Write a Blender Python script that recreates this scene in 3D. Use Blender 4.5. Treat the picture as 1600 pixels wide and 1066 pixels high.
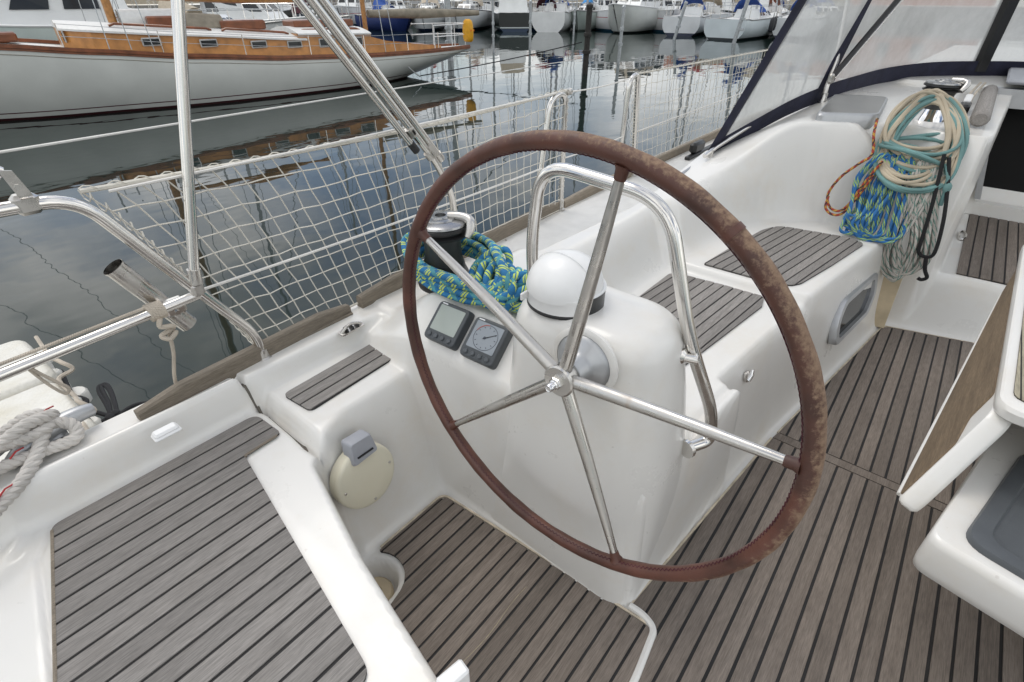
import bpy, math, random
import numpy as np
from mathutils import Vector, Matrix
random.seed(7)
R = math.radians
scn = bpy.context.scene
for o in list(bpy.data.objects): bpy.data.objects.remove(o)
col = scn.collection

# ------------------------------------------------------------------ camera
# world: x forward along the yacht, y to port, z up from the cockpit sole
CAM_H = 1.4
cd = bpy.data.cameras.new('camera'); cam = bpy.data.objects.new('camera', cd); col.objects.link(cam)
pit = math.atan(541/805); yaw = math.atan(800/math.hypot(805, 541))
vd = Vector((math.cos(yaw)*math.cos(pit), math.sin(yaw)*math.cos(pit), -math.sin(pit)))
cam.location = (0, 0, CAM_H); cam.rotation_euler = vd.to_track_quat('-Z', 'Y').to_euler()
cd.sensor_width = 36; cd.lens = 805/1600*36; cd.clip_start = 0.02; cd.clip_end = 2000
scn.camera = cam
# ------------------------------------------------------------------ sky
SUN_EL, SUN_AZ = R(60), R(80)     # azimuth measured from +x towards +y (port, forward)
w = bpy.data.worlds.new('World'); scn.world = w; w.use_nodes = True
nt = w.node_tree; nt.nodes.clear()
def wn(t, **k):
    n = nt.nodes.new(t)
    for a, b in k.items(): setattr(n, a, b)
    return n
sky = wn('ShaderNodeTexSky', sky_type='NISHITA', sun_disc=False)
sky.sun_elevation = SUN_EL; sky.sun_rotation = math.pi/2 - SUN_AZ
sky.air_density = 1.0; sky.dust_density = 1.5
tc = wn('ShaderNodeTexCoord'); mp = wn('ShaderNodeMapping'); mp.inputs['Scale'].default_value = (1, 1, 1.7)
n1 = wn('ShaderNodeTexNoise'); n1.inputs['Scale'].default_value = 2.6; n1.inputs['Detail'].default_value = 7; n1.inputs['Roughness'].default_value = .58
rp = wn('ShaderNodeValToRGB'); rp.color_ramp.elements[0].position = .36; rp.color_ramp.elements[1].position = .58
n2 = wn('ShaderNodeTexNoise'); n2.inputs['Scale'].default_value = 5.5; n2.inputs['Detail'].default_value = 5
rc = wn('ShaderNodeValToRGB')
rc.color_ramp.elements[0].position = .3; rc.color_ramp.elements[0].color = (6.0, 6.2, 6.2, 1)
rc.color_ramp.elements[1].position = .7; rc.color_ramp.elements[1].color = (11.4, 11.3, 11.1, 1)
mx = wn('ShaderNodeMix', data_type='RGBA'); bg = wn('ShaderNodeBackground'); out = wn('ShaderNodeOutputWorld')
L = nt.links.new
L(tc.outputs['Generated'], mp.inputs['Vector']); L(mp.outputs[0], n1.inputs['Vector']); L(mp.outputs[0], n2.inputs['Vector'])
L(n1.outputs['Fac'], rp.inputs[0]); L(n2.outputs['Fac'], rc.inputs[0])
sx = wn('ShaderNodeSeparateXYZ'); mrz = wn('ShaderNodeMapRange'); mrz.inputs[1].default_value = 0; mrz.inputs[2].default_value = .9; mrz.inputs[3].default_value = 1.22; mrz.inputs[4].default_value = 1.06
scl_ = wn('ShaderNodeVectorMath', operation='SCALE'); L(tc.outputs['Generated'], sx.inputs[0]); L(sx.outputs[2], mrz.inputs[0]); L(rc.outputs[0], scl_.inputs[0]); L(mrz.outputs[0], scl_.inputs['Scale'])
L(rp.outputs[0], mx.inputs[0]); L(sky.outputs[0], mx.inputs[6]); L(scl_.outputs[0], mx.inputs[7])
L(mx.outputs[2], bg.inputs[0]); bg.inputs[1].default_value = 0.1; L(bg.outputs[0], out.inputs[0])
# ------------------------------------------------------------------ sun
sd = bpy.data.lights.new('sun', 'SUN'); sd.energy = 0.7; sd.angle = R(28); sd.color = (1, .96, .9)
so = bpy.data.objects.new('sun', sd); col.objects.link(so)
sv = Vector((math.cos(SUN_EL)*math.cos(SUN_AZ), math.cos(SUN_EL)*math.sin(SUN_AZ), math.sin(SUN_EL)))
so.rotation_euler = sv.to_track_quat('Z', 'Y').to_euler()
# ------------------------------------------------------------------ exposure
scn.view_settings.view_transform = 'Standard'; scn.view_settings.look = 'None'
scn.view_settings.exposure = 0.45; scn.view_settings.gamma = 1.0
scn.render.resolution_x = 1024; scn.render.resolution_y = 682

# ================================================================== materials
def newmat(name):
    m = bpy.data.materials.new(name); m.use_nodes = True
    return m, m.node_tree, m.node_tree.nodes['Principled BSDF']
def setc(b, c, rough=.5, metal=0, **k):
    b.inputs['Base Color'].default_value = (*c, 1); b.inputs['Roughness'].default_value = rough; b.inputs['Metallic'].default_value = metal
    for a, v in k.items(): b.inputs[a].default_value = v
MATS = {}
def plain(name, c, rough=.5, metal=0, var=.12, scale=14, bump=0, bscale=200, rvar=0, coord='Object', **k):
    """a colour with noise in its tone, gloss and relief"""
    m, t, b = newmat(name); setc(b, c, rough, metal, **k); N = t.nodes.new; l = t.links.new
    tcn = N('ShaderNodeTexCoord'); no = N('ShaderNodeTexNoise'); no.inputs['Scale'].default_value = scale; no.inputs['Detail'].default_value = 6
    l(tcn.outputs[coord], no.inputs['Vector'])
    if var:
        r = N('ShaderNodeMapRange'); r.inputs[1].default_value = .3; r.inputs[2].default_value = .7; r.inputs[3].default_value = 1-var; r.inputs[4].default_value = 1+var
        mu = N('ShaderNodeMix'); mu.data_type = 'RGBA'; mu.blend_type = 'MULTIPLY'; mu.inputs[0].default_value = 1; mu.inputs[6].default_value = (*c, 1)
        cx = N('ShaderNodeCombineColor'); l(no.outputs['Fac'], r.inputs[0])
        for i in range(3): l(r.outputs[0], cx.inputs[i])
        l(cx.outputs[0], mu.inputs[7]); l(mu.outputs[2], b.inputs['Base Color'])
    if rvar:
        r2 = N('ShaderNodeMapRange'); r2.inputs[1].default_value = .3; r2.inputs[2].default_value = .7; r2.inputs[3].default_value = max(.02, rough-rvar); r2.inputs[4].default_value = rough+rvar
        l(no.outputs['Fac'], r2.inputs[0]); l(r2.outputs[0], b.inputs['Roughness'])
    if bump:
        nb = N('ShaderNodeTexNoise'); nb.inputs['Scale'].default_value = bscale; nb.inputs['Detail'].default_value = 4
        bp = N('ShaderNodeBump'); bp.inputs['Strength'].default_value = bump; bp.inputs['Distance'].default_value = .002
        l(tcn.outputs[coord], nb.inputs['Vector']); l(nb.outputs['Fac'], bp.inputs['Height']); l(bp.outputs[0], b.inputs['Normal'])
    MATS[name] = m; return m
def gelcoat(name, c, stain=(.62, .5, .33), amt=.35):
    m, t, b = newmat(name); setc(b, c, .32); b.inputs['Coat Weight'].default_value = .4; b.inputs['Coat Roughness'].default_value = .12
    N = t.nodes.new; l = t.links.new
    tcn = N('ShaderNodeTexCoord'); no = N('ShaderNodeTexNoise'); no.inputs['Scale'].default_value = 3.1; no.inputs['Detail'].default_value = 9; no.inputs['Roughness'].default_value = .68
    l(tcn.outputs['Object'], no.inputs['Vector'])
    r = N('ShaderNodeMapRange'); r.inputs[1].default_value = .5; r.inputs[2].default_value = .8; r.inputs[3].default_value = 0; r.inputs[4].default_value = amt
    l(no.outputs['Fac'], r.inputs[0])
    mu = N('ShaderNodeMix'); mu.data_type = 'RGBA'; mu.inputs[6].default_value = (*c, 1); mu.inputs[7].default_value = (*stain, 1)
    l(r.outputs[0], mu.inputs[0])
    # fine dark specks of dirt
    vo = N('ShaderNodeTexNoise'); vo.inputs['Scale'].default_value = 46; vo.inputs['Detail'].default_value = 2
    l(tcn.outputs['Object'], vo.inputs['Vector'])
    r2 = N('ShaderNodeMapRange'); r2.inputs[1].default_value = .75; r2.inputs[2].default_value = .82; r2.inputs[3].default_value = 0; r2.inputs[4].default_value = .22
    l(vo.outputs['Fac'], r2.inputs[0])
    m2 = N('ShaderNodeMix'); m2.data_type = 'RGBA'; m2.inputs[7].default_value = (.25, .2, .15, 1); l(r2.outputs[0], m2.inputs[0]); l(mu.outputs[2], m2.inputs[6])
    l(m2.outputs[2], b.inputs['Base Color'])
    r3 = N('ShaderNodeMapRange'); r3.inputs[3].default_value = .22; r3.inputs[4].default_value = .36; l(no.outputs['Fac'], r3.inputs[0]); l(r3.outputs[0], b.inputs['Roughness'])
    MATS[name] = m; return m
def teak(name, ca, cb, dark, ang=0.0, rough=.75):
    """weathered teak: long grain, tone per plank, dark streaks"""
    m, t, b = newmat(name); setc(b, ca, rough); N = t.nodes.new; l = t.links.new
    tcn = N('ShaderNodeTexCoord'); oi = N('ShaderNodeObjectInfo')
    ad = N('ShaderNodeVectorMath'); ad.operation = 'MULTIPLY_ADD'; ad.inputs[1].default_value = (1, 1, 1)
    cmb = N('ShaderNodeCombineXYZ'); mul = N('ShaderNodeMath'); mul.operation = 'MULTIPLY'; mul.inputs[1].default_value = 37
    l(oi.outputs['Random'], mul.inputs[0]); l(mul.outputs[0], cmb.inputs[0]); l(mul.outputs[0], cmb.inputs[1])
    l(tcn.outputs['Object'], ad.inputs[0]); l(cmb.outputs[0], ad.inputs[2])
    def grain(sx, sy, det):
        mpn = N('ShaderNodeMapping'); mpn.inputs['Rotation'].default_value = (0, 0, ang); mpn.inputs['Scale'].default_value = (sx, sy, sy)
        n = N('ShaderNodeTexNoise'); n.inputs['Scale'].default_value = 1; n.inputs['Detail'].default_value = det; n.inputs['Roughness'].default_value = .65
        l(ad.outputs[0], mpn.inputs['Vector']); l(mpn.outputs[0], n.inputs['Vector']); return n
    g1 = grain(26, 420, 6); g2 = grain(2.2, 60, 7); g3 = grain(5, 9, 9)
    ra = N('ShaderNodeValToRGB'); ra.color_ramp.elements[0].position = .22; ra.color_ramp.elements[1].position = .78
    ra.color_ramp.elements[0].color = (*ca, 1); ra.color_ramp.elements[1].color = (*cb, 1); l(g2.outputs['Fac'], ra.inputs[0])
    mr = N('ShaderNodeMapRange'); mr.inputs[1].default_value = .35; mr.inputs[2].default_value = .68; mr.inputs[3].default_value = .72; mr.inputs[4].default_value = 1.24; l(g1.outputs['Fac'], mr.inputs[0])
    mo = N('ShaderNodeMapRange'); mo.inputs[3].default_value = .82; mo.inputs[4].default_value = 1.15; l(oi.outputs['Random'], mo.inputs[0])
    m0 = N('ShaderNodeMath'); m0.operation = 'MULTIPLY'; l(mr.outputs[0], m0.inputs[0]); l(mo.outputs[0], m0.inputs[1])
    sc = N('ShaderNodeVectorMath'); sc.operation = 'SCALE'; l(ra.outputs[0], sc.inputs[0]); l(m0.outputs[0], sc.inputs['Scale'])
    md = N('ShaderNodeMapRange'); md.inputs[1].default_value = .52; md.inputs[2].default_value = .74; md.inputs[3].default_value = 0; md.inputs[4].default_value = .40; l(g3.outputs['Fac'], md.inputs[0])
    mm = N('ShaderNodeMix'); mm.data_type = 'RGBA'; mm.inputs[7].default_value = (*dark, 1); l(md.outputs[0], mm.inputs[0]); l(sc.outputs[0], mm.inputs[6])
    l(mm.outputs[2], b.inputs['Base Color'])
    bp = N('ShaderNodeBump'); bp.inputs['Strength'].default_value = .5; bp.inputs['Distance'].default_value = .0015; l(g1.outputs['Fac'], bp.inputs['Height']); l(bp.outputs[0], b.inputs['Normal'])
    MATS[name] = m; return m
def steel(name, c=(.72, .70, .67), rough=.13):
    m, t, b = newmat(name); setc(b, c, rough, 1); N = t.nodes.new; l = t.links.new
    tcn = N('ShaderNodeTexCoord'); no = N('ShaderNodeTexNoise'); no.inputs['Scale'].default_value = 22; no.inputs['Detail'].default_value = 6
    l(tcn.outputs['Object'], no.inputs['Vector'])
    r = N('ShaderNodeMapRange'); r.inputs[1].default_value = .35; r.inputs[2].default_value = .75; r.inputs[3].default_value = rough*.6; r.inputs[4].default_value = rough*2.4; l(no.outputs['Fac'], r.inputs[0]); l(r.outputs[0], b.inputs['Roughness'])
    ru = N('ShaderNodeMapRange'); ru.inputs[1].default_value = .66; ru.inputs[2].default_value = .82; ru.inputs[3].default_value = 0; ru.inputs[4].default_value = .55; l(no.outputs['Fac'], ru.inputs[0])
    mm = N('ShaderNodeMix'); mm.data_type = 'RGBA'; mm.inputs[6].default_value = (*c, 1); mm.inputs[7].default_value = (.42, .26, .13, 1); l(ru.outputs[0], mm.inputs[0]); l(mm.outputs[2], b.inputs['Base Color'])
    MATS[name] = m; return m
def rope(name, base, fleck=None, fleck2=None, turns=90, around=3, duty=.5, twist=1.0, bump=.8):
    """braided rope on a tube's UVs: u = metres along, v = 0..1 round"""
    m, t, b = newmat(name); setc(b, base, .8); N = t.nodes.new; l = t.links.new
    uv = N('ShaderNodeUVMap'); sp = N('ShaderNodeSeparateXYZ'); l(uv.outputs[0], sp.inputs[0])
    def lin(a, bb, off=0):
        x = N('ShaderNodeMath'); x.operation = 'MULTIPLY'; x.inputs[1].default_value = a; l(sp.outputs[0], x.inputs[0])
        y = N('ShaderNodeMath'); y.operation = 'MULTIPLY_ADD'; y.inputs[1].default_value = bb; l(sp.outputs[1], y.inputs[0]); l(x.outputs[0], y.inputs[2])
        f = N('ShaderNodeMath'); f.operation = 'FRACT'; l(y.outputs[0], f.inputs[0]); return f
    colr = None
    def mixin(fac, c, prev):
        mm = N('ShaderNodeMix'); mm.data_type = 'RGBA'; l(fac, mm.inputs[0]); mm.inputs[7].default_value = (*c, 1)
        if prev is None: mm.inputs[6].default_value = (*base, 1)
        else: l(prev, mm.inputs[6])
        return mm.outputs[2]
    if fleck:
        f = lin(turns, around); g = N('ShaderNodeMath'); g.operation = 'LESS_THAN'; g.inputs[1].default_value = duty; l(f.outputs[0], g.inputs[0])
        h = lin(turns*4, around*5); hh = N('ShaderNodeMath'); hh.operation = 'LESS_THAN'; hh.inputs[1].default_value = .62; l(h.outputs[0], hh.inputs[0])
        a = N('ShaderNodeMath'); a.operation = 'MULTIPLY'; l(g.outputs[0], a.inputs[0]); l(hh.outputs[0], a.inputs[1]); colr = mixin(a.outputs[0], fleck, colr)
    if fleck2:
        f = lin(turns*.5, -around); g = N('ShaderNodeMath'); g.operation = 'LESS_THAN'; g.inputs[1].default_value = .22; l(f.outputs[0], g.inputs[0]); colr = mixin(g.outputs[0], fleck2, colr)
    no = N('ShaderNodeTexNoise'); no.inputs['Scale'].default_value = 9; tcn = N('ShaderNodeTexCoord'); l(tcn.outputs['Object'], no.inputs['Vector'])
    mr = N('ShaderNodeMapRange'); mr.inputs[1].default_value = .3; mr.inputs[2].default_value = .7; mr.inputs[3].default_value = .72; mr.inputs[4].default_value = 1.1; l(no.outputs['Fac'], mr.inputs[0])
    sc = N('ShaderNodeVectorMath'); sc.operation = 'SCALE'; l(mr.outputs[0], sc.inputs['Scale'])
    if colr is None: sc.inputs[0].default_value = base
    else: l(colr, sc.inputs[0])
    l(sc.outputs[0], b.inputs['Base Color'])
    s1 = lin(turns*2*twist, around); si = N('ShaderNodeMath'); si.operation = 'PINGPONG'; si.inputs[1].default_value = .5; l(s1.outputs[0], si.inputs[0])
    bp = N('ShaderNodeBump'); bp.inputs['Strength'].default_value = bump; bp.inputs['Distance'].default_value = .003; l(si.outputs[0], bp.inputs['Height']); l(bp.outputs[0], b.inputs['Normal'])
    MATS[name] = m; return m

gelcoat('gel', (.75, .735, .70)); gelcoat('gel_cream', (.70, .66, .52), amt=.2); gelcoat('float_white', (.74, .72, .66), amt=.5)
teak('teak_seat', (.195, .180, .165), (.290, .272, .254), (.11, .096, .084))
teak('teak_floor', (.150, .122, .100), (.228, .192, .162), (.062, .049, .039))
teak('teak_rail', (.175, .145, .108), (.30, .255, .20), (.06, .045, .035))
teak('teak_table', (.105, .072, .042), (.215, .155, .095), (.03, .024, .018), ang=R(18))
teak('teak_top', (.34, .30, .21), (.44, .40, .30), (.05, .045, .045), ang=R(12))
plain('caulk', (.018, .017, .017), .7, var=.25)
plain('caulk_worn', (.34, .29, .21), .9, var=.3, scale=60)
steel('steel'); steel('steel_dull', (.58, .56, .53), .24)
plain('chrome', (.80, .80, .81), .05, 1, var=.03)
plain('alu', (.46, .47, .48), .38, .6, var=.08)
plain('black', (.016, .016, .017), .38, var=.2); plain('black_rope', (.014, .014, .015), .9, bump=.8, bscale=400)
plain('drum', (.055, .056, .055), .33, .2, var=.25)
plain('plastic_grey', (.060, .068, .075), .45, var=.08, bump=.2, bscale=900)
plain('button', (.085, .095, .105), .4, var=.05)
plain('lcd', (.36, .40, .37), .12, var=.05, scale=5); plain('dial', (.27, .30, .33), .12, var=.05, scale=5)
plain('dial_red', (.45, .14, .12), .4, var=0); plain('dial_dark', (.05, .06, .08), .4, var=0); plain('white_mark', (.75, .76, .76), .5, var=0)
plain('white_plastic', (.84, .84, .83), .3, var=.04); plain('grey_plastic', (.34, .35, .38), .45, var=.06)
plain('hatch_lens', (.13, .128, .125), .28, var=.15, scale=6); plain('cap_steel', (.36, .36, .36), .25, 1, var=.1)
plain('grey_lid', (.082, .090, .098), .42, var=.12, bump=.25, bscale=500)
plain('non_skid', (.66, .655, .635), .6, var=.06, bump=1.0, bscale=330)
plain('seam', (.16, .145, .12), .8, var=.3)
plain('sealant', (.58, .50, .38), .7, var=.3, scale=25)
plain('cream_board', (.56, .46, .31), .6, var=.15)
plain('navy', (.014, .015, .034), .85, var=.3, bump=.5, bscale=700)
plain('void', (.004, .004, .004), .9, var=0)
plain('net', (.66, .63, .56), .85, var=.1); plain('wire', (.72, .70, .66), .5, var=.08)
plain('lash', (.60, .55, .46), .85, bump=.8, bscale=500)
plain('dark_glass', (.02, .022, .022), .08, var=.1)
plain('galv', (.40, .42, .43), .42, .7, var=.2)
rope('rope_blue', (.025, .19, .42), (.62, .76, .16), (.10, .36, .42), turns=24, around=1, duty=.5)
rope('rope_lime', (.03, .16, .40), (.36, .52, .15), None, turns=15, around=1, duty=.45)
rope('rope_beige', (.50, .43, .32), None, None, turns=140, around=4, bump=.35)
rope('rope_teal', (.16, .30, .29), None, None, turns=140, around=4, bump=.35)
rope('rope_fleck', (.56, .52, .47), (.012, .20, .155), None, turns=20, around=2, duty=.32)
rope('rope_redyel', (.36, .05, .03), (.60, .42, .06), (.05, .03, .04), turns=34, around=1, duty=.45)
rope('rope_dock', (.60, .57, .53), None, None, turns=16, around=3, twist=1.0, bump=1.0)
rope('rope_red', (.50, .05, .05), None, None, turns=16, around=3)
rope('rope_cream', (.58, .51, .42), None, None, turns=120, around=3)
# worn leather on the wheel rim: red brown, rubbed to tan suede along the crown
def leather():
    m, t, b = newmat('leather'); setc(b, (.12, .03, .022), .5); N = t.nodes.new; l = t.links.new
    uv = N('ShaderNodeUVMap'); sp = N('ShaderNodeSeparateXYZ'); l(uv.outputs[0], sp.inputs[0]); tcn = N('ShaderNodeTexCoord')
    def math_(op, a, bb=None):
        n = N('ShaderNodeMath'); n.operation = op
        for i, v in enumerate((a, bb)):
            if v is None: continue
            if isinstance(v, (int, float)): n.inputs[i].default_value = v
            else: l(v, n.inputs[i])
        return n.outputs[0]
    # u: 0..1 round the rim (port = 0, top = .25, starboard = .5); v: 0..1 round the tube (0 = outward, .25 = aft)
    cu = math_('COSINE', math_('MULTIPLY', math_('SUBTRACT', sp.outputs[0], .43), 6.2832))
    cv = math_('COSINE', math_('MULTIPLY', math_('SUBTRACT', sp.outputs[1], .97), 6.2832))
    no = N('ShaderNodeTexNoise'); no.inputs['Scale'].default_value = 95; no.inputs['Detail'].default_value = 8; no.inputs['Roughness'].default_value = .7; l(tcn.outputs['Object'], no.inputs['Vector'])
    nb = N('ShaderNodeTexNoise'); nb.inputs['Scale'].default_value = 13; nb.inputs['Detail'].default_value = 5; l(tcn.outputs['Object'], nb.inputs['Vector'])
    s = math_('ADD', math_('MULTIPLY', cu, .55), math_('MULTIPLY', cv, .70))
    s = math_('ADD', s, math_('MULTIPLY', math_('SUBTRACT', no.outputs['Fac'], .5), 2.7))
    s = math_('ADD', s, math_('MULTIPLY', math_('SUBTRACT', nb.outputs['Fac'], .5), 1.0))
    mr = N('ShaderNodeMapRange'); mr.inputs[1].default_value = .45; mr.inputs[2].default_value = 1.05; mr.inputs[4].default_value = .85; l(s, mr.inputs[0])
    c1 = N('ShaderNodeValToRGB'); c1.color_ramp.elements[0].color = (.055, .023, .016, 1); c1.color_ramp.elements[1].color = (.135, .051, .034, 1); c1.color_ramp.elements[0].position = .3; c1.color_ramp.elements[1].position = .7; l(nb.outputs['Fac'], c1.inputs[0])
    c2 = N('ShaderNodeValToRGB'); c2.color_ramp.elements[0].color = (.17, .105, .068, 1); c2.color_ramp.elements[1].color = (.34, .235, .155, 1); c2.color_ramp.elements[0].position = .3; c2.color_ramp.elements[1].position = .7; l(no.outputs['Fac'], c2.inputs[0])
    mm = N('ShaderNodeMix'); mm.data_type = 'RGBA'; l(mr.outputs[0], mm.inputs[0]); l(c1.outputs[0], mm.inputs[6]); l(c2.outputs[0], mm.inputs[7]); l(mm.outputs[2], b.inputs['Base Color'])
    r = N('ShaderNodeMapRange'); r.inputs[3].default_value = .42; r.inputs[4].default_value = .9; l(mr.outputs[0], r.inputs[0]); l(r.outputs[0], b.inputs['Roughness'])
    bp = N('ShaderNodeBump'); bp.inputs['Strength'].default_value = .6; bp.inputs['Distance'].default_value = .0015; l(no.outputs['Fac'], bp.inputs['Height']); l(bp.outputs[0], b.inputs['Normal'])
    MATS['leather'] = m
leather()
def filmmat():
    m, t, b = newmat('film'); N = t.nodes.new; l = t.links.new
    o = t.nodes['Material Output']; tr = N('ShaderNodeBsdfTransparent'); tr.inputs[0].default_value = (.92, .92, .9, 1)
    di = N('ShaderNodeBsdfDiffuse'); di.inputs[0].default_value = (.68, .69, .68, 1); tl = N('ShaderNodeBsdfTranslucent'); tl.inputs[0].default_value = (.68, .69, .68, 1)
    gl = N('ShaderNodeBsdfGlossy'); gl.inputs['Roughness'].default_value = .18
    no = N('ShaderNodeTexNoise'); no.inputs['Scale'].default_value = 3; no.inputs['Detail'].default_value = 8; no.inputs['Roughness'].default_value = .7; tcn = N('ShaderNodeTexCoord')
    mpn = N('ShaderNodeMapping'); mpn.inputs['Scale'].default_value = (1.2, 1.2, .9); l(tcn.outputs['Object'], mpn.inputs['Vector']); l(mpn.outputs[0], no.inputs['Vector'])
    mr = N('ShaderNodeMapRange'); mr.inputs[1].default_value = .3; mr.inputs[2].default_value = .7; mr.inputs[3].default_value = .52; mr.inputs[4].default_value = .86; l(no.outputs['Fac'], mr.inputs[0])
    a = N('ShaderNodeMixShader'); a.inputs[0].default_value = .55; l(di.outputs[0], a.inputs[1]); l(tl.outputs[0], a.inputs[2])
    c = N('ShaderNodeMixShader'); l(mr.outputs[0], c.inputs[0]); l(tr.outputs[0], c.inputs[1]); l(a.outputs[0], c.inputs[2])
    d = N('ShaderNodeMixShader'); d.inputs[0].default_value = .05; l(c.outputs[0], d.inputs[1]); l(gl.outputs[0], d.inputs[2]); l(d.outputs[0], o.inputs[0])
    MATS['film'] = m
filmmat()
def watermat():
    m, t, b = newmat('water'); setc(b, (.009, .019, .0165), .02); b.inputs['IOR'].default_value = 1.36; N = t.nodes.new; l = t.links.new
    g = N('ShaderNodeNewGeometry'); mpn = N('ShaderNodeMapping'); mpn.inputs['Rotation'].default_value = (0, 0, R(35)); mpn.inputs['Scale'].default_value = (1, 1.6, 1); l(g.outputs['Position'], mpn.inputs['Vector'])
    n1_ = N('ShaderNodeTexNoise'); n1_.inputs['Scale'].default_value = 1.1; n1_.inputs['Detail'].default_value = 2; n1_.inputs['Roughness'].default_value = .45; l(mpn.outputs[0], n1_.inputs['Vector'])
    n2_ = N('ShaderNodeTexNoise'); n2_.inputs['Scale'].default_value = .35; n2_.inputs['Detail'].default_value = 2; l(mpn.outputs[0], n2_.inputs['Vector'])
    a = N('ShaderNodeMath'); a.operation = 'MULTIPLY_ADD'; a.inputs[1].default_value = 2.2; l(n2_.outputs['Fac'], a.inputs[0]); l(n1_.outputs['Fac'], a.inputs[2])
    bp = N('ShaderNodeBump'); bp.inputs['Strength'].default_value = 1; bp.inputs['Distance'].default_value = .0055; l(a.outputs[0], bp.inputs['Height']); l(bp.outputs[0], b.inputs['Normal'])
    MATS['water'] = m
watermat()
# boats round about
plain('hull_cream', (.60, .61, .58), .28, var=.08, scale=2); plain('hull_white', (.74, .75, .74), .28, var=.06, scale=2); plain('hull_blue', (.014, .03, .13), .5, var=.2)
plain('hull_black', (.018, .02, .022), .25, var=.2); plain('boot_blue', (.02, .04, .10), .5); plain('boot_red', (.075, .018, .018), .5)
plain('mahogany', (.19, .062, .025), .3, var=.3, scale=6); plain('varnish', (.46, .205, .055), .28, var=.25, scale=5); plain('deck_white', (.70, .70, .68), .5, var=.06)
plain('sail_cover', (.26, .23, .18), .9, var=.25, scale=6); plain('canvas_blue', (.03, .09, .34), .85, var=.2); plain('canvas_sky', (.05, .28, .62), .85, var=.2)
plain('canvas_maroon', (.07, .018, .025), .9, var=.3); plain('canvas_beige', (.52, .45, .35), .9, var=.12); plain('window', (.015, .018, .02), .1, var=.1)
plain('win_frame', (.42, .42, .41), .35, .7, var=.1); plain('mast_alu', (.45, .46, .47), .4, .6, var=.1); plain('mast_wood', (.40, .19, .06), .35, var=.25)
plain('buoy_yellow', (.72, .36, .015), .5, var=.12); plain('fender', (.015, .015, .02), .45, var=.2); plain('orange', (.75, .15, .02), .7); plain('red', (.42, .03, .03), .6)
plain('quay', (.30, .28, .25), .9, var=.3, scale=3); plain('stone', (.34, .30, .26), .9, var=.25, scale=2); plain('wall_orange', (.62, .20, .09), .9, var=.15); plain('wall_cream', (.58, .50, .38), .9, var=.15); plain('roof', (.30, .11, .06), .9, var=.2)
plain('pile_dark', (.03, .027, .024), .8, var=.4); plain('rope_black', (.02, .02, .022), .9)

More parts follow.
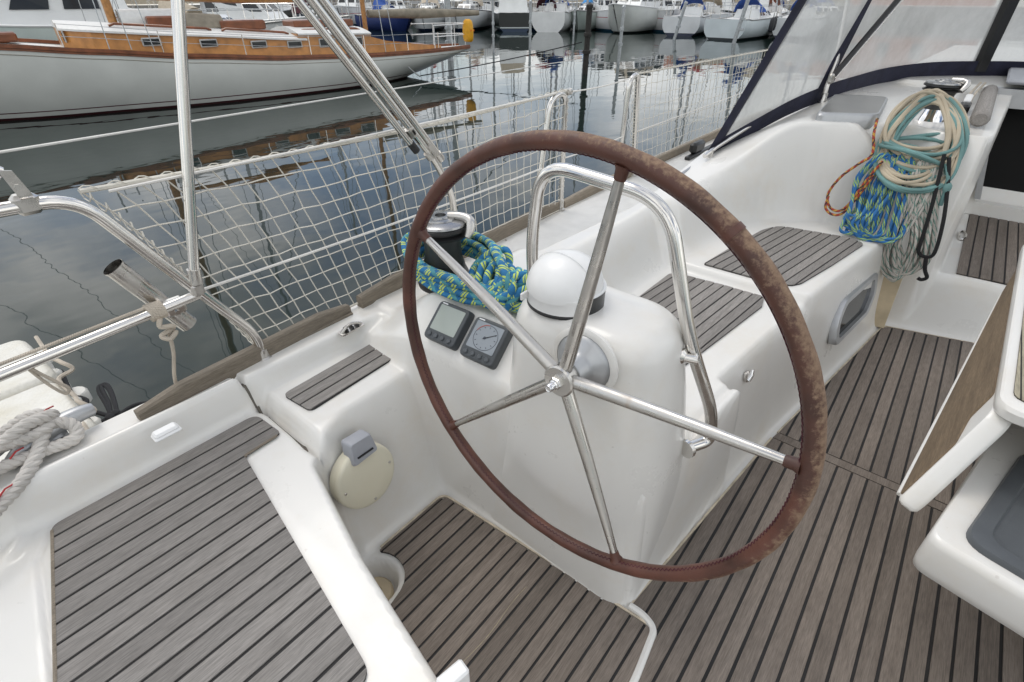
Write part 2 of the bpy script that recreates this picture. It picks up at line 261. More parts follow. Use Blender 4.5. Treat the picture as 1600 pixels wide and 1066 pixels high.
# ================================================================== mesh helpers
class MB:
    def __init__(s): s.v = []; s.f = []; s.uv = []; s.mi = []; s.cur = 0
    def add(s, vs, fs, uvs=None):
        o = len(s.v); s.v += [tuple(p) for p in vs]
        for k, f in enumerate(fs):
            s.f.append([i+o for i in f]); s.uv.append(uvs[k] if uvs else None); s.mi.append(s.cur)
        return s
    def box(s, c, size, M=None, bev=0):
        hx, hy, hz = (d/2 for d in size)
        if not bev:
            vs = [Vector((x*hx, y*hy, z*hz)) for x in (-1, 1) for y in (-1, 1) for z in (-1, 1)]
            fs = [(0, 1, 3, 2), (4, 6, 7, 5), (0, 4, 5, 1), (2, 3, 7, 6), (0, 2, 6, 4), (1, 5, 7, 3)]
        else:
            b = min(bev, hx*.98, hy*.98, hz*.98); vs = []; fs = []
            ring = lambda i, z: [Vector((x, y, z)) for x, y in ((-hx+i, -hy), (hx-i, -hy), (hx, -hy+i), (hx, hy-i), (hx-i, hy), (-hx+i, hy), (-hx, hy-i), (-hx, -hy+i))]
            def inset(z): return [Vector((x, y, z)) for x, y in ((-hx+b*1.3, -hy+b), (hx-b*1.3, -hy+b), (hx-b, -hy+b*1.3), (hx-b, hy-b*1.3), (hx-b*1.3, hy-b), (-hx+b*1.3, hy-b), (-hx+b, hy-b*1.3), (-hx+b, -hy+b*1.3))]
            rings = [inset(-hz), ring(b, -hz+b), ring(b, hz-b), inset(hz)]
            for r_ in rings: vs += r_
            for k in range(3):
                for i in range(8): fs.append((k*8+i, k*8+(i+1) % 8, (k+1)*8+(i+1) % 8, (k+1)*8+i))
            fs.append(tuple(range(7, -1, -1))); fs.append(tuple(range(24, 32)))
        if M is not None: vs = [M @ p for p in vs]
        c = Vector(c); return s.add([p+c for p in vs], fs)
    def prism(s, poly, z0, z1):
        n = len(poly); a = sum(poly[i][0]*poly[(i+1) % n][1]-poly[(i+1) % n][0]*poly[i][1] for i in range(n))
        if a < 0: poly = poly[::-1]
        zf = z0 if callable(z0) else (lambda x, y: z0); zg = z1 if callable(z1) else (lambda x, y: z1)
        vs = [(x, y, zf(x, y)) for x, y in poly]+[(x, y, zg(x, y)) for x, y in poly]
        fs = [tuple(range(n-1, -1, -1)), tuple(range(n, 2*n))]+[(i, (i+1) % n, n+(i+1) % n, n+i) for i in range(n)]
        return s.add(vs, fs)
    def slab(s, poly3, nrm, th):
        """flat polygon given in space, thickened by th along nrm"""
        n = len(poly3); d = Vector(nrm).normalized()*th; P_ = [Vector(p) for p in poly3]
        vs = P_+[p+d for p in P_]
        return s.add(vs, [tuple(range(n-1, -1, -1)), tuple(range(n, 2*n))]+[(i, (i+1) % n, n+(i+1) % n, n+i) for i in range(n)])
    def tube(s, path, r, n=8, closed=False, cap=True, ulen=True):
        P_ = [Vector(p) for p in path]; m = len(P_); rr = r if hasattr(r, '__len__') else [r]*m
        T = []
        for i in range(m):
            a = P_[(i-1) % m] if (closed or i > 0) else P_[i]; b = P_[(i+1) % m] if (closed or i < m-1) else P_[i]
            d = (b-a); T.append(d.normalized() if d.length > 1e-9 else Vector((0, 0, 1)))
        up = Vector((0, 0, 1)) if abs(T[0].z) < .9 else Vector((1, 0, 0))
        nrm = (up-T[0]*up.dot(T[0])).normalized(); vs = []; us = []; acc = 0
        for i in range(m):
            if i: acc += (P_[i]-P_[i-1]).length
            nrm = (nrm-T[i]*nrm.dot(T[i])).normalized(); bn = T[i].cross(nrm); us.append(acc)
            for k in range(n):
                a = 2*math.pi*k/n; vs.append(P_[i]+(nrm*math.cos(a)+bn*math.sin(a))*rr[i])
        if closed: us.append(acc+(P_[0]-P_[-1]).length)
        fs = []; uv = []
        for i in range(m if closed else m-1):
            j = (i+1) % m
            for k in range(n):
                k2 = (k+1) % n; fs.append((i*n+k, i*n+k2, j*n+k2, j*n+k)); u0, u1 = us[i], us[i+1]
                uv.append([(u0, k/n), (u0, (k+1)/n), (u1, (k+1)/n), (u1, k/n)])
        if cap and not closed:
            fs.append(tuple(range(n-1, -1, -1))); uv.append([(0, 0)]*n); fs.append(tuple((m-1)*n+k for k in range(n))); uv.append([(0, 0)]*n)
        return s.add(vs, fs, uv)
    def lathe(s, prof, n=24, M=None, cap=True):
        vs = [Vector((r*math.cos(2*math.pi*k/n), r*math.sin(2*math.pi*k/n), z)) for r, z in prof for k in range(n)]
        fs = [(i*n+k, i*n+(k+1) % n, (i+1)*n+(k+1) % n, (i+1)*n+k) for i in range(len(prof)-1) for k in range(n)]
        if cap: fs += [tuple(range(n-1, -1, -1)), tuple((len(prof)-1)*n+k for k in range(n))]
        if M is not None: vs = [M @ p for p in vs]
        return s.add(vs, fs)
    def grid(s, rows, closed=False):
        h = len(rows); w_ = len(rows[0]); vs = [p for r_ in rows for p in r_]
        return s.add(vs, [(i*w_+k, i*w_+(k+1) % w_, (i+1)*w_+(k+1) % w_, (i+1)*w_+k) for i in range(h-1) for k in range(w_ if closed else w_-1)])
    def build(s, name, mat, parent=None, smooth=True, angle=40):
        root = parent
        while root is not None and root.parent is not None: root = root.parent
        o = Vector(root.location) if (root is not None and root.get('_world')) else Vector((0, 0, 0))
        me = bpy.data.meshes.new(name)
        me.from_pydata([tuple(Vector(p)-o) for p in s.v], [], s.f)
        for mm in (mat if isinstance(mat, (list, tuple)) else [mat]): me.materials.append(MATS[mm])
        if any(m_ for m_ in s.mi): me.polygons.foreach_set('material_index', s.mi)
        if any(u is not None for u in s.uv):
            lay = me.uv_layers.new(name='UVMap'); k = 0
            for f, u in zip(s.f, s.uv):
                for q in range(len(f)): lay.data[k].uv = u[q] if u else (0, 0); k += 1
        if smooth:
            me.polygons.foreach_set('use_smooth', [True]*len(me.polygons)); me.set_sharp_from_angle(angle=R(angle))
        me.update()
        ob = bpy.data.objects.new(name, me); col.objects.link(ob)
        if parent is not None: ob.parent = parent
        return ob
def tag(o, label, cat, group=None):
    o['label'] = label; o['category'] = cat
    if group: o['group'] = group
    return o
def thing(name, label, cat, loc=(0, 0, 0), rz=0, group=None, world=True):
    o = bpy.data.objects.new(name, None); col.objects.link(o); o.location = loc; o.rotation_euler = (0, 0, rz); o.empty_display_size = .1
    o['_world'] = 1 if world else 0
    return tag(o, label, cat, group)
def structure(o): o['kind'] = 'structure'; return o
def cr(pts, n=8, closed=False):
    """Catmull-Rom through points"""
    P_ = [Vector(p) for p in pts]; m = len(P_); o = []
    for i in range(m if closed else m-1):
        g = lambda k: P_[k % m] if closed else P_[min(max(k, 0), m-1)]
        a, b, c, d = g(i-1), g(i), g(i+1), g(i+2)
        for q in range(n):
            t = q/n; o.append(.5*((2*b)+(c-a)*t+(2*a-5*b+4*c-d)*t*t+(3*b-a-3*c+d)*t**3))
    if not closed: o.append(P_[-1])
    return o
def fillet(pts, rad, n=7):
    """polyline with rounded corners"""
    P_ = [Vector(p) for p in pts]; o = [P_[0]]
    for i in range(1, len(P_)-1):
        a, b, c = P_[i-1], P_[i], P_[i+1]; u = (a-b).normalized(); v = (c-b).normalized(); d = min(rad, (a-b).length*.48, (c-b).length*.48)
        p, q = b+u*d, b+v*d
        for k in range(n+1):
            t = k/n; o.append(p*(1-t)**2+b*2*t*(1-t)+q*t*t)
    o.append(P_[-1]); return o
def rpoly(poly, rad, n=5):
    """round the corners of a 2-d polygon; rad scalar or per corner"""
    m = len(poly); o = []
    for i in range(m):
        rr = rad[i] if hasattr(rad, '__len__') else rad
        a, b, c = Vector(poly[i-1]), Vector(poly[i]), Vector(poly[(i+1) % m])
        if rr <= 0: o.append(tuple(b)); continue
        u = (a-b); v = (c-b); d = min(rr, u.length*.48, v.length*.48); p = b+u.normalized()*d; q = b+v.normalized()*d
        for k in range(n+1):
            t = k/n; o.append(tuple(p*(1-t)**2+b*2*t*(1-t)+q*t*t))
    return o
def clip(poly, a, b, c):
    """keep the part of poly with a*x+b*y >= c"""
    o = []; n = len(poly)
    for i in range(n):
        p, q = poly[i], poly[(i+1) % n]; dp = a*p[0]+b*p[1]-c; dq = a*q[0]+b*q[1]-c
        if dp >= 0: o.append(p)
        if (dp > 0 > dq) or (dp < 0 < dq):
            t = dp/(dp-dq); o.append((p[0]+(q[0]-p[0])*t, p[1]+(q[1]-p[1])*t))
    return o
def area(p): return abs(sum(p[i][0]*p[(i+1) % len(p)][1]-p[(i+1) % len(p)][0]*p[i][1] for i in range(len(p))))/2
def planks(parent, poly, z, pitch, gap, mat, ang=0.0, off=0.0, th=.006, zf=None, bed='caulk'):
    """lay separate planks over poly, seams along direction ang; a black bed shows in the seams"""
    nx, ny = -math.sin(ang), math.cos(ang); zz = zf or (lambda x, y: z)
    MB().prism(poly, lambda x, y: zz(x, y)-.002, lambda x, y: zz(x, y)+th*.5).build('caulking', bed, parent, False)
    ds = [p[0]*nx+p[1]*ny for p in poly]; k0 = math.floor((min(ds)-off)/pitch); k1 = math.ceil((max(ds)-off)/pitch)
    for k in range(k0, k1+1):
        lo = off+k*pitch+gap/2+random.uniform(-.0005, .0005); hi = off+(k+1)*pitch-gap/2+random.uniform(-.0005, .0005)
        q = clip(clip(poly, nx, ny, lo), -nx, -ny, -hi)
        if len(q) < 3 or area(q) < 2e-4: continue
        dz = random.uniform(-.0005, .0005)
        MB().prism(q, lambda x, y: zz(x, y)-.0005, lambda x, y: zz(x, y)+th+dz).build('plank', mat, parent, False)

# ================================================================== water
WZ = -.65
wm = MB(); wm.add([(-150, -250, WZ), (420, -250, WZ), (420, 420, WZ), (-150, 420, WZ)], [(0, 1, 2, 3)])
structure(wm.build('water', 'water', None, False))

# ================================================================== the moulded deck and cockpit of the yacht
def sdf(poly, X, Y):
    d = np.full(X.shape, 1e9); ins = np.zeros(X.shape, bool); n = len(poly)
    for i in range(n):
        (x0, y0), (x1, y1) = poly[i], poly[(i+1) % n]; ex, ey = x1-x0, y1-y0
        t = np.clip(((X-x0)*ex+(Y-y0)*ey)/(ex*ex+ey*ey+1e-12), 0, 1)
        d = np.minimum(d, (X-x0-t*ex)**2+(Y-y0-t*ey)**2)
        if y1 != y0:
            c = ((y0 > Y) != (y1 > Y)) & (X < (x1-x0)*(Y-y0)/(y1-y0)+x0); ins ^= c
    d = np.sqrt(d); return np.where(ins, d, -d)
def pdist(pts, X, Y):
    d = np.full(X.shape, 1e9)
    for (x0, y0), (x1, y1) in zip(pts[:-1], pts[1:]):
        ex, ey = x1-x0, y1-y0; t = np.clip(((X-x0)*ex+(Y-y0)*ey)/(ex*ex+ey*ey+1e-12), 0, 1)
        d = np.minimum(d, (X-x0-t*ex)**2+(Y-y0-t*ey)**2)
    return np.sqrt(d)
def S(d, w_): t = np.clip(d/w_, 0, 1); return t*t*(3-2*t)
def SR(d, w_, r=.25):
    """straight wall with rounded foot and shoulder"""
    t = np.clip(d/w_, 0, 1); a = r
    m = 1/(1-a)
    return np.where(t < a, m*t*t/(2*a), np.where(t > 1-a, 1-m*(1-t)**2/(2*a), m*(t-a/2)))
xs = np.concatenate([np.arange(-.70, 1.25, .0075), np.arange(1.25, 3.2, .010), np.arange(3.2, 5.45, .02)])
ys = np.concatenate([np.arange(-1.3, -.42, .03), np.arange(-.42, 1.425, .0075)])
X, Y = np.meshgrid(xs, ys, indexing='ij')
h = np.zeros_like(X)
def lift(top, s):
    global h
    h = h+(top-h)*s
# bench along the port side of the cockpit
bench = [(.80, .255), (1.37, .190), (1.73, .150), (2.925, -.040), (3.3, -.10), (3.3, 1.5), (.80, 1.5)]
lift(.42, SR(sdf(bench, X, Y), .13, .42))
# forward seat, a little higher, with a curved step
fwd = rpoly([(2.03, .95), (1.995, .70), (1.99, .40), (2.02, .22), (2.10, .00), (3.4, -.2), (3.4, 1.2)], .05)
lift(h+.032, S(sdf(fwd, X, Y), .035)*S(h-.34, .08))
# front of the cockpit: step in front of the companionway
lift(.27, SR(sdf([(2.925, -.02), (3.01, -.46), (3.06, -1.4), (6, -1.4), (6, .2), (2.95, .2)], X, Y), .14, .35)*(h < .28))
# helm seat and the moulding outboard of the helm well
seat = [(-.9, .30), (.255, .30), (.285, .36), (.345, .66), (.425, .955), (.55, 1.02), (.55, 1.6), (-.9, 1.6)]
lift(.40, SR(sdf(seat, X, Y), .048, .3))
blk = [(-.9, .95), (.36, .95), (.40, .915), (.95, .915), (.95, 1.6), (-.9, 1.6)]
sB = SR(sdf(blk, X, Y), .15, .42)
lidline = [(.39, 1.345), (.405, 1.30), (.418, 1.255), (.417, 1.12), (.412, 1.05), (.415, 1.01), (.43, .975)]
lift(.44, sB*S(X-.415, .035))
# console across the front of the helm well, sloping instrument face, winch shelf
con = rpoly([(.762, 1.6), (.762, .30), (.80, .235), (1.40, .19), (1.40, 1.6)], .03)
contop = np.clip(.50+.9*np.maximum(X-.756, 0), .46, .648)
# starboard of the pedestal the console falls to bench height
contop = .42+(contop-.42)*S(Y-.42, .26)*(1-.62*S(Y-1.04, .25))*(1-S(X-1.18, .10)*S(.84-Y, .1))
lift(contop, SR(sdf(con, X, Y), .045, .4)*(contop > h-.002))
# side deck
dk = .50+.012*S(X-1, 2)
sd_ = np.where(X < .88, S(Y-1.285, .035), S(Y-.98, .06))
lift(dk, sd_*(h < dk))
# coaming and cabin top: seat back on the inside, crest, drop to the side deck
up_in = rpoly([(1.02, .775), (2.04, .765), (2.085, .715), (2.50, .675), (2.74, .585), (2.90, .40), (2.95, .15), (2.965, -.13), (3.10, -.165), (4.27, -.20), (6.5, -.20), (6.5, 3), (1.02, 3)], [.02, .04, .04, .2, .3, .3, .1, .04, .04, .02, 0, 0, 0])
up_out = [(.93, 1.25), (1.14, 1.25), (1.30, 1.06), (2.0, 1.025), (2.75, 1.03), (3.1, .97), (3.5, .86), (3.9, .74), (4.4, .62), (5.0, .50), (6.5, .45), (6.5, -3), (.93, -3)]
top = .648+.10*S(X-1.9, 1.1)+(.155+.03*np.clip(X-3.1, 0, 2))*S(X-2.40, .5)*S(.99-Y, .40)
top = top-.11*S(Y-1.06, .16)*S(1.4-X, .1)
si = SR(sdf(up_in, X, Y), .17-.05*S(X-2.3, .5), .42); so_ = S(sdf(up_out, X, Y), .055)
# face beside the companionway is steep
si = np.where(X > 3.02, SR(sdf(up_in, X, Y), .05+.12*S(Y-.0, .2), .4), si)
lift(top, np.minimum(si, so_)*(top > h-.001)*S(X-.955, .03))
# cabin top closes over forward of the companionway
lift(.96, S(X-4.30, .05)*S(.47-Y, .10))
# lid gap round the helm seat, moulded ridge at the seat's outboard side, drain pocket in the corner of the well
h -= .040*np.exp(-(pdist(lidline, X, Y)/.0070)**2)
h += .012*np.exp(-(pdist([(-.175, 1.25), (-.12, 1.325), (-.06, 1.333), (.385, 1.322)], X, Y)/.013)**2)
h -= .007*np.exp(-(pdist([(-.25, .5), (-.135, 1.20), (-.088, 1.278), (.36, 1.287)], X, Y)/.009)**2)
pk = np.hypot(X-.395, Y-.845)
h = np.where(h < .30, h+(-.075-h)*S(.078-pk, .022), h)
# groove and recess moulded in the bench front
h -= .012*np.exp(-(pdist([(1.06, .255), (1.13, .285), (1.40, .262), (1.47, .225)], X, Y)/.010)**2)
me = bpy.data.meshes.new('deck'); nx_, ny_ = X.shape
co = np.stack([X, Y, h], -1).reshape(-1, 3)
idx = np.arange(nx_*ny_).reshape(nx_, ny_)
fc = np.stack([idx[:-1, :-1], idx[1:, :-1], idx[1:, 1:], idx[:-1, 1:]], -1).reshape(-1, 4)
me.vertices.add(len(co)); me.vertices.foreach_set('co', co.ravel())
me.loops.add(fc.size); me.loops.foreach_set('vertex_index', fc.ravel()); me.polygons.add(len(fc))
me.polygons.foreach_set('loop_start', np.arange(0, fc.size, 4)); me.polygons.foreach_set('use_smooth', np.ones(len(fc), bool))
me.update(); me.validate(); me.materials.append(MATS['gel'])
deck = structure(bpy.data.objects.new('deck', me)); col.objects.link(deck)
def hz_at(x, y): return float(h[int(np.argmin(abs(xs-x))), int(np.argmin(abs(ys-y)))])
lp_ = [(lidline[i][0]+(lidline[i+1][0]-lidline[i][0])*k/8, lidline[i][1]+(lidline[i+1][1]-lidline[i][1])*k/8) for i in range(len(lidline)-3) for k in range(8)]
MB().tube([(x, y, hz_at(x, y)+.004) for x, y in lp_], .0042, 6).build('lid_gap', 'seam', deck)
# topsides of the hull below the deck edge and round the stern
hs = MB(); pf = [(1.425, .49), (1.432, .40), (1.425, -.2), (1.33, -.75)]
hs.grid([[(x, y*(1 if x < 3 else 1-.02*(x-3)), z if k else (.49 if x < .88 else .512)) for k, (y, z) in enumerate(pf)] for x in (-.70, .5, 1.5, 2.5, 3.5, 4.5, 5.45, 8)])
hs.grid([[(-.70, 1.425, .49), (-.70, -1.3, .49)], [(-.71, 1.425, .38), (-.71, -1.3, .38)], [(-.45, 1.4, -.75), (-.45, -1.3, -.75)]])
hs.grid([[(5.44, 1.39, .51), (8, 1.25, .55)], [(5.44, .48, .51), (8, .4, .55)]]); hs.grid([[(5.44, .46, .95), (8, .38, .95)], [(5.44, .50, .51), (8, .42, .55)]]); hs.grid([[(5.44, .46, .958), (8, .38, .95)], [(5.44, -1.3, .958), (8, -1.3, .95)]])
hs.build('topside', 'gel', deck)

# ------------------------------------------------------------------ teak
# main cockpit sole, aft and forward of the cross plank
P = .0466; G = .0080
floor_ = MB(); floor_.add([(-.7, -1.3, -.012), (3.0, -1.3, -.012), (3.0, .3, -.012), (-.7, .3, -.012)], [(0, 1, 2, 3)])
floor = structure(floor_.build('cockpit_floor', 'gel', None, False))
so_off = .0095
soleA = [(.803, .236), (.79, .170), (.66, .135), (.20, .128), (.20, -.95), (1.716, -.95), (1.716, .138)]
soleB = rpoly([(1.763, .128), (2.90, -.047), (2.995, -.40), (3.04, -.95), (1.763, -.95)], [0, .05, .01, 0, 0])
planks(floor, soleA, .004, P, G, 'teak_floor', off=so_off); planks(floor, soleB, .004, P, G, 'teak_floor', off=so_off)
MB().prism([(1.72, .139), (1.758, .131), (1.758, -.95), (1.72, -.95)], .003, .0105).build('cross_plank', 'teak_floor', floor, False)
# helm well
pkc = [(.395+.088*math.cos(R(a)), .845+.088*math.sin(R(a))) for a in (58, 35, 12, -12, -36, -60)]
well = rpoly([(.470, .905), (.735, .905), (.780, .172), (.765, .150), (.63, .142), (.18, .13), (.18, .36), (.30, .40), (.36, .70)], [0, .03, .012, .012, 0, 0, 0, 0, 0])
well = well[:-1]+[(.37, .745)]+[(.395+.092*math.cos(R(a)), .845+.092*math.sin(R(a))) for a in range(-72, 42, 6)]
planks(floor, well, .004, .042, .0070, 'teak_floor', off=.015)
MB().tube([(.30+.36*t, .49+.004*math.sin(9*t), .0092) for t in [k/14 for k in range(15)]], .0022, 4).build('worn_seam', 'caulk_worn', floor)
MB().tube(fillet([(.80, .240, .004), (.800, .200, .006), (.785, .158, .006), (.64, .139, .006), (.2, .129, .006)], .03), .011, 8).build('dividing_lip', 'gel', floor)
def bead(pts, par, r_=.0042, mat='sealant'): return MB().tube(pts, r_, 6).build('sealant_bead', mat, par)
bead([(x, y, .006) for x, y in rpoly([(.48, .912), (.742, .912), (.786, .178)], [0, .03, 0])], floor); bead([(.806, .240, .006), (1.716, .1425, .006)], floor); bead([(1.763, .133, .006), (2.88, -.040, .006), (2.91, -.055, .006), (3.0, -.40, .006), (3.045, -.95, .006)], floor, .0036)
# helm seat top
st = rpoly([(-.097, 1.266), (.386, 1.266), (.392, 1.144), (.287, 1.138), (.171, .462), (-.36, .44), (-.185, .877)], [.02, .03, .012, .004, .03, 0, 0])
planks(deck, st, .4015, P, .0066, 'teak_seat', off=.0155)
MB().tube([(x, y, .4065) for x, y in rpoly([(.38, 1.141), (.288, 1.137), (.173, .465)], [0, .006, 0])[:-1]], .0035, 6).build('edge_trim', 'teak_rail', deck)
MB().tube([(-.099, 1.25, .4065), (-.187, .877, .4065), (-.34, .50, .4065)], .0035, 6).build('edge_trim', 'teak_rail', deck)
# small step pad on the quarter
pad = rpoly([(.463, 1.236), (.815, 1.252), (.838, 1.136), (.474, 1.114)], .02)
planks(deck, pad, .4415, .0418, .0060, 'teak_seat', ang=R(2.7), off=1.1335)
# bench seats
bz = .4215
b1 = rpoly([(1.205, .742), (1.93, .735), (1.958, .70), (1.975, .52), (1.980, .362), (1.90, .345), (1.37, .412), (1.205, .44)], [0, .01, .02, 0, .012, 0, 0, 0])
planks(deck, b1, bz, .0375, .0058, 'teak_seat', ang=R(-5), off=.012)
b2 = rpoly([(2.048, .640), (2.052, .40), (2.075, .300), (2.12, .274), (2.374, .220), (2.72, .158), (2.755, .22), (2.70, .53), (2.586, .573), (2.30, .612)], [.01, .02, .02, .012, 0, .03, .03, .08, .02, .02])
planks(deck, b2, .4535, .0375, .0058, 'teak_seat', ang=R(-9), off=.012)
dkz = lambda x, y: .5015+.012*(lambda t: t*t*(3-2*t))(min(1, max(0, (x-1)/2)))
MB().prism(rpoly([(1.34, 1.10), (2.56, 1.09), (2.56, 1.385), (1.34, 1.375)], .03), lambda x, y: dkz(x, y)-.004, lambda x, y: dkz(x, y)).build('non_skid_panel', 'non_skid', deck, False)
MB().prism(rpoly([(2.62, 1.09), (3.9, 1.0), (3.9, 1.38), (2.62, 1.385)], .03), lambda x, y: dkz(x, y)-.004, lambda x, y: dkz(x, y)).build('non_skid_panel', 'non_skid', deck, False)
# companionway step
planks(deck, [(3.125, -.228), (4.18, -.222), (4.18, -.95), (3.17, -.95)], .2715, .0466, .0075, 'teak_floor', off=.011)
# toe rails along the deck edge
def toerail(pts, hgt=.056, wd=.030):
    m = MB(); rows = []; n = len(pts)
    for i, (x, y) in enumerate(pts):
        a = Vector(pts[max(i-1, 0)]); b = Vector(pts[min(i+1, n-1)]); d = (b-a).normalized(); nn = Vector((-d.y, d.x)); z = .492 if x < .86 else .505; e = (0 if 0 < i < n-1 else .018)
        rows.append([(x+nn.x*o, y+nn.y*o, z+q) for o, q in ((-wd/2, -.01), (-wd/2, hgt-.006-e), (-wd/2+.006, hgt-e), (wd/2-.006, hgt-e), (wd/2, hgt-.006-e), (wd/2, -.03))])
    m.grid(rows); m.add(rows[0], [tuple(range(6))]); m.add(rows[-1], [tuple(range(5, -1, -1))]); return m
def ln(a, b, n): return [(a[0]+(b[0]-a[0])*k/n, a[1]+(b[1]-a[1])*k/n) for k in range(n+1)]
for a, b, n in (((.150, 1.352), (.815, 1.395), 6), ((.86, 1.392), (2.10, 1.418), 8), ((2.12, 1.418), (5.4, 1.405), 10)):
    toerail(ln(a, b, n)).build('toe_rail', 'teak_rail', deck)
for x_, y_, z_ in ((.10, 1.36, .494), (.235, 1.345, .494), (.335, 1.345, .494), (.56, 1.335, .497), (.66, 1.345, .498), (.18, 1.30, .478), (1.35, 1.36, .510), (1.62, 1.37, .511)):
    mm_ = MB(); mm_.lathe([(.0045, -.004), (.0045, .0012), (.002, .0018)], 8); mm_.v = [(p[0]+x_, p[1]+y_, p[2]+z_) for p in mm_.v]; mm_.build('screw', 'steel_dull', deck)
MB().tube([(.42, 1.375, .497), (.60, 1.372, .499), (.815, 1.376, .503)], .006, 6).build('net_batten', 'teak_rail', deck)

# ================================================================== steering pedestal
ped = thing('steering_pedestal', 'white moulded steering pedestal behind the wheel carrying the domed compass', 'pedestal', (.92, .47, 0))
secs = [(-.01, .764, 1.14, .242, .80, .05), (.06, .770, 1.13, .243, .78, .06), (.20, .774, 1.12, .245, .755, .075), (.36, .776, 1.11, .250, .735, .085), (.50, .777, 1.09, .259, .722, .095), (.62, .778, 1.07, .275, .706, .10),
        (.72, .780, 1.05, .292, .695, .105), (.765, .784, 1.045, .302, .688, .105), (.79, .793, 1.035, .315, .678, .10), (.806, .808, 1.02, .333, .662, .095), (.815, .83, 1.0, .36, .64, .085), (.817, .87, .96, .42, .58, .04)]
m = MB(); rows = []
for z, x0, x1, y0, y1, rr in secs:
    rows.append([(p[0], p[1], z) for p in rpoly([(x0, y0), (x1, y0), (x1, y1), (x0, y1)], rr*1.6, 10)])
m.grid(rows, closed=True); m.add(rows[-1], [tuple(range(len(rows[-1])))])
m.build('body', 'gel', ped, angle=60)
WC = Vector((.6818, .4409, .7628)); WNn = Vector((.9992, -.0101, -.0389)).normalized()
e1 = (Vector((0, 1, 0))-WNn*WNn.y).normalized(); e2 = WNn.cross(e1)
MW = Matrix((( e1.x, e2.x, WNn.x), (e1.y, e2.y, WNn.y), (e1.z, e2.z, WNn.z)))    # local z = forward along the shaft
def axis_lathe(prof, n=28): 
    mm = MB(); mm.lathe(prof, n, MW); mm.v = [tuple(Vector(p)+WC) for p in mm.v]; return mm
axis_lathe([(.002, .03), (.030, .03), (.032, .034), (.034, .055), (.040, .066), (.058, .077), (.066, .086), (.068, .10), (.05, .125)]).build('shaft_housing', 'alu', ped)
axis_lathe([(.0795, .094), (.080, .088), (.074, .084), (.066, .084), (.06, .12)], 28).build('housing_ring', 'gel', ped)
# ================================================================== steering wheel
wh = thing('steering_wheel', 'large five spoke steering wheel with worn red brown leather rim', 'steering wheel', tuple(WC))
RW = .45; RT = .0155; NU, NV = 220, 16
m = MB(); vs = []; fs = []; uv = []
for i in range(NU):
    a = 2*math.pi*i/NU; rad = e1*math.cos(a)+e2*math.sin(a); rt = RT*(1+.025*math.sin(a*17)+.02*math.sin(a*41+1))
    for k in range(NV):
        b = 2*math.pi*k/NV; vs.append(WC+rad*(RW+rt*math.cos(b))-WNn*rt*math.sin(b))
for i in range(NU):
    for k in range(NV):
        j, q = (i+1) % NU, (k+1) % NV; fs.append((i*NV+k, j*NV+k, j*NV+q, i*NV+q)); uv.append([(i/NU, k/NV), ((i+1)/NU, k/NV), ((i+1)/NU, (k+1)/NV), (i/NU, (k+1)/NV)])
m.add(vs, fs, uv); rim = m.build('rim', 'leather', wh)
m = MB(); NS = 560; path = []
for i in range(NS):
    a = 2*math.pi*i/NS; rad = e1*math.cos(a)+e2*math.sin(a); b = math.pi-.42+(.16 if i % 2 else -.16); path.append(WC+rad*(RW+(RT+.0006)*math.cos(b))-WNn*(RT+.0006)*math.sin(b))
m.tube(path, .0010, 4, True); m.build('stitching', 'leather_dark' if 'leather_dark' in MATS else 'canvas_maroon', rim)
for q in (.345, ):
    a = 2*math.pi*q; m = MB(); pts = []
    for da in (-.012, 0, .012):
        rad = e1*math.cos(a+da)+e2*math.sin(a+da); pts.append(WC+rad*RW)
    m.tube(pts, RT*1.09, 16); m.build('joint_band', 'leather', rim)
PH = 1.7498
for i in range(5):
    a = PH-2*math.pi/5*i; rad = e1*math.cos(a)+e2*math.sin(a); hb = WC+WNn*.012
    sp_ = MB().tube([hb+rad*.026, hb+rad*.05, WC+WNn*.010+rad*.18, WC+WNn*.005+rad*.32, WC+rad*.425], [.0140, .0140, .0128, .0105, .0082], 14).build('spoke', 'steel_dull', wh)
    MB().tube([WC+rad*.415, WC+rad*.418, WC+rad*.430, WC+rad*.438], [.0092, .0100, .0108, .015], 12).build('leather_boot', 'leather', sp_)
hub = axis_lathe([(.002, -.006), (.031, -.006), (.0345, -.003), (.0345, .001), (.026, .002), (.026, .036), (.002, .036)], 36).build('hub', 'steel_dull', wh)
axis_lathe([(.002, -.016), (.0125, -.016), (.0145, -.013), (.0145, -.006), (.002, -.006)], 6).build('nut', 'steel', hub)
axis_lathe([(.0045, -.036), (.0062, -.037), (.0085, -.034), (.0085, -.022), (.0105, -.020), (.0105, -.012), (.002, -.012), (.0045, -.03)], 20).build('shaft_end', 'chrome', hub)

# ================================================================== compass
DC = Vector((.888, .572, .815))
cp = thing('compass', 'white domed binnacle compass with hood on top of the pedestal', 'compass', tuple(DC))
def at(mm, c): mm.v = [tuple(Vector(p)+Vector(c)) for p in mm.v]; return mm
at(MB().lathe([(.0895, -.006), (.0900, -.001), (.088, .001)], 40), DC).build('gasket', 'black', cp)
at(MB().lathe([(.080, .000), (.0885, .002), (.0895, .030), (.0915, .033), (.0915, .040), (.088, .043)], 40), DC).build('base_ring', 'white_plastic', cp)
tilt = Matrix.Rotation(R(-8), 3, 'Y')
dome = at(MB().lathe([(.087*math.cos(R(a)), .042+.073*math.sin(R(a))) for a in range(0, 91, 6)], 40, tilt), DC).build('hood', 'white_plastic', cp)
at(MB().tube([tilt @ Vector((.088*math.cos(R(a))*-.10+.0, -.0885*math.cos(R(a)), .043+.0745*math.sin(R(a)))) for a in range(4, 150, 8)], .0009, 6), DC).build('hood_rib', 'white_plastic', dome)
at(MB().box((-.0, 0, 0), (.05, .006, .018), bev=.002), DC+Vector((-.066, .060, .020))).build('label_plate', 'white_plastic', cp)
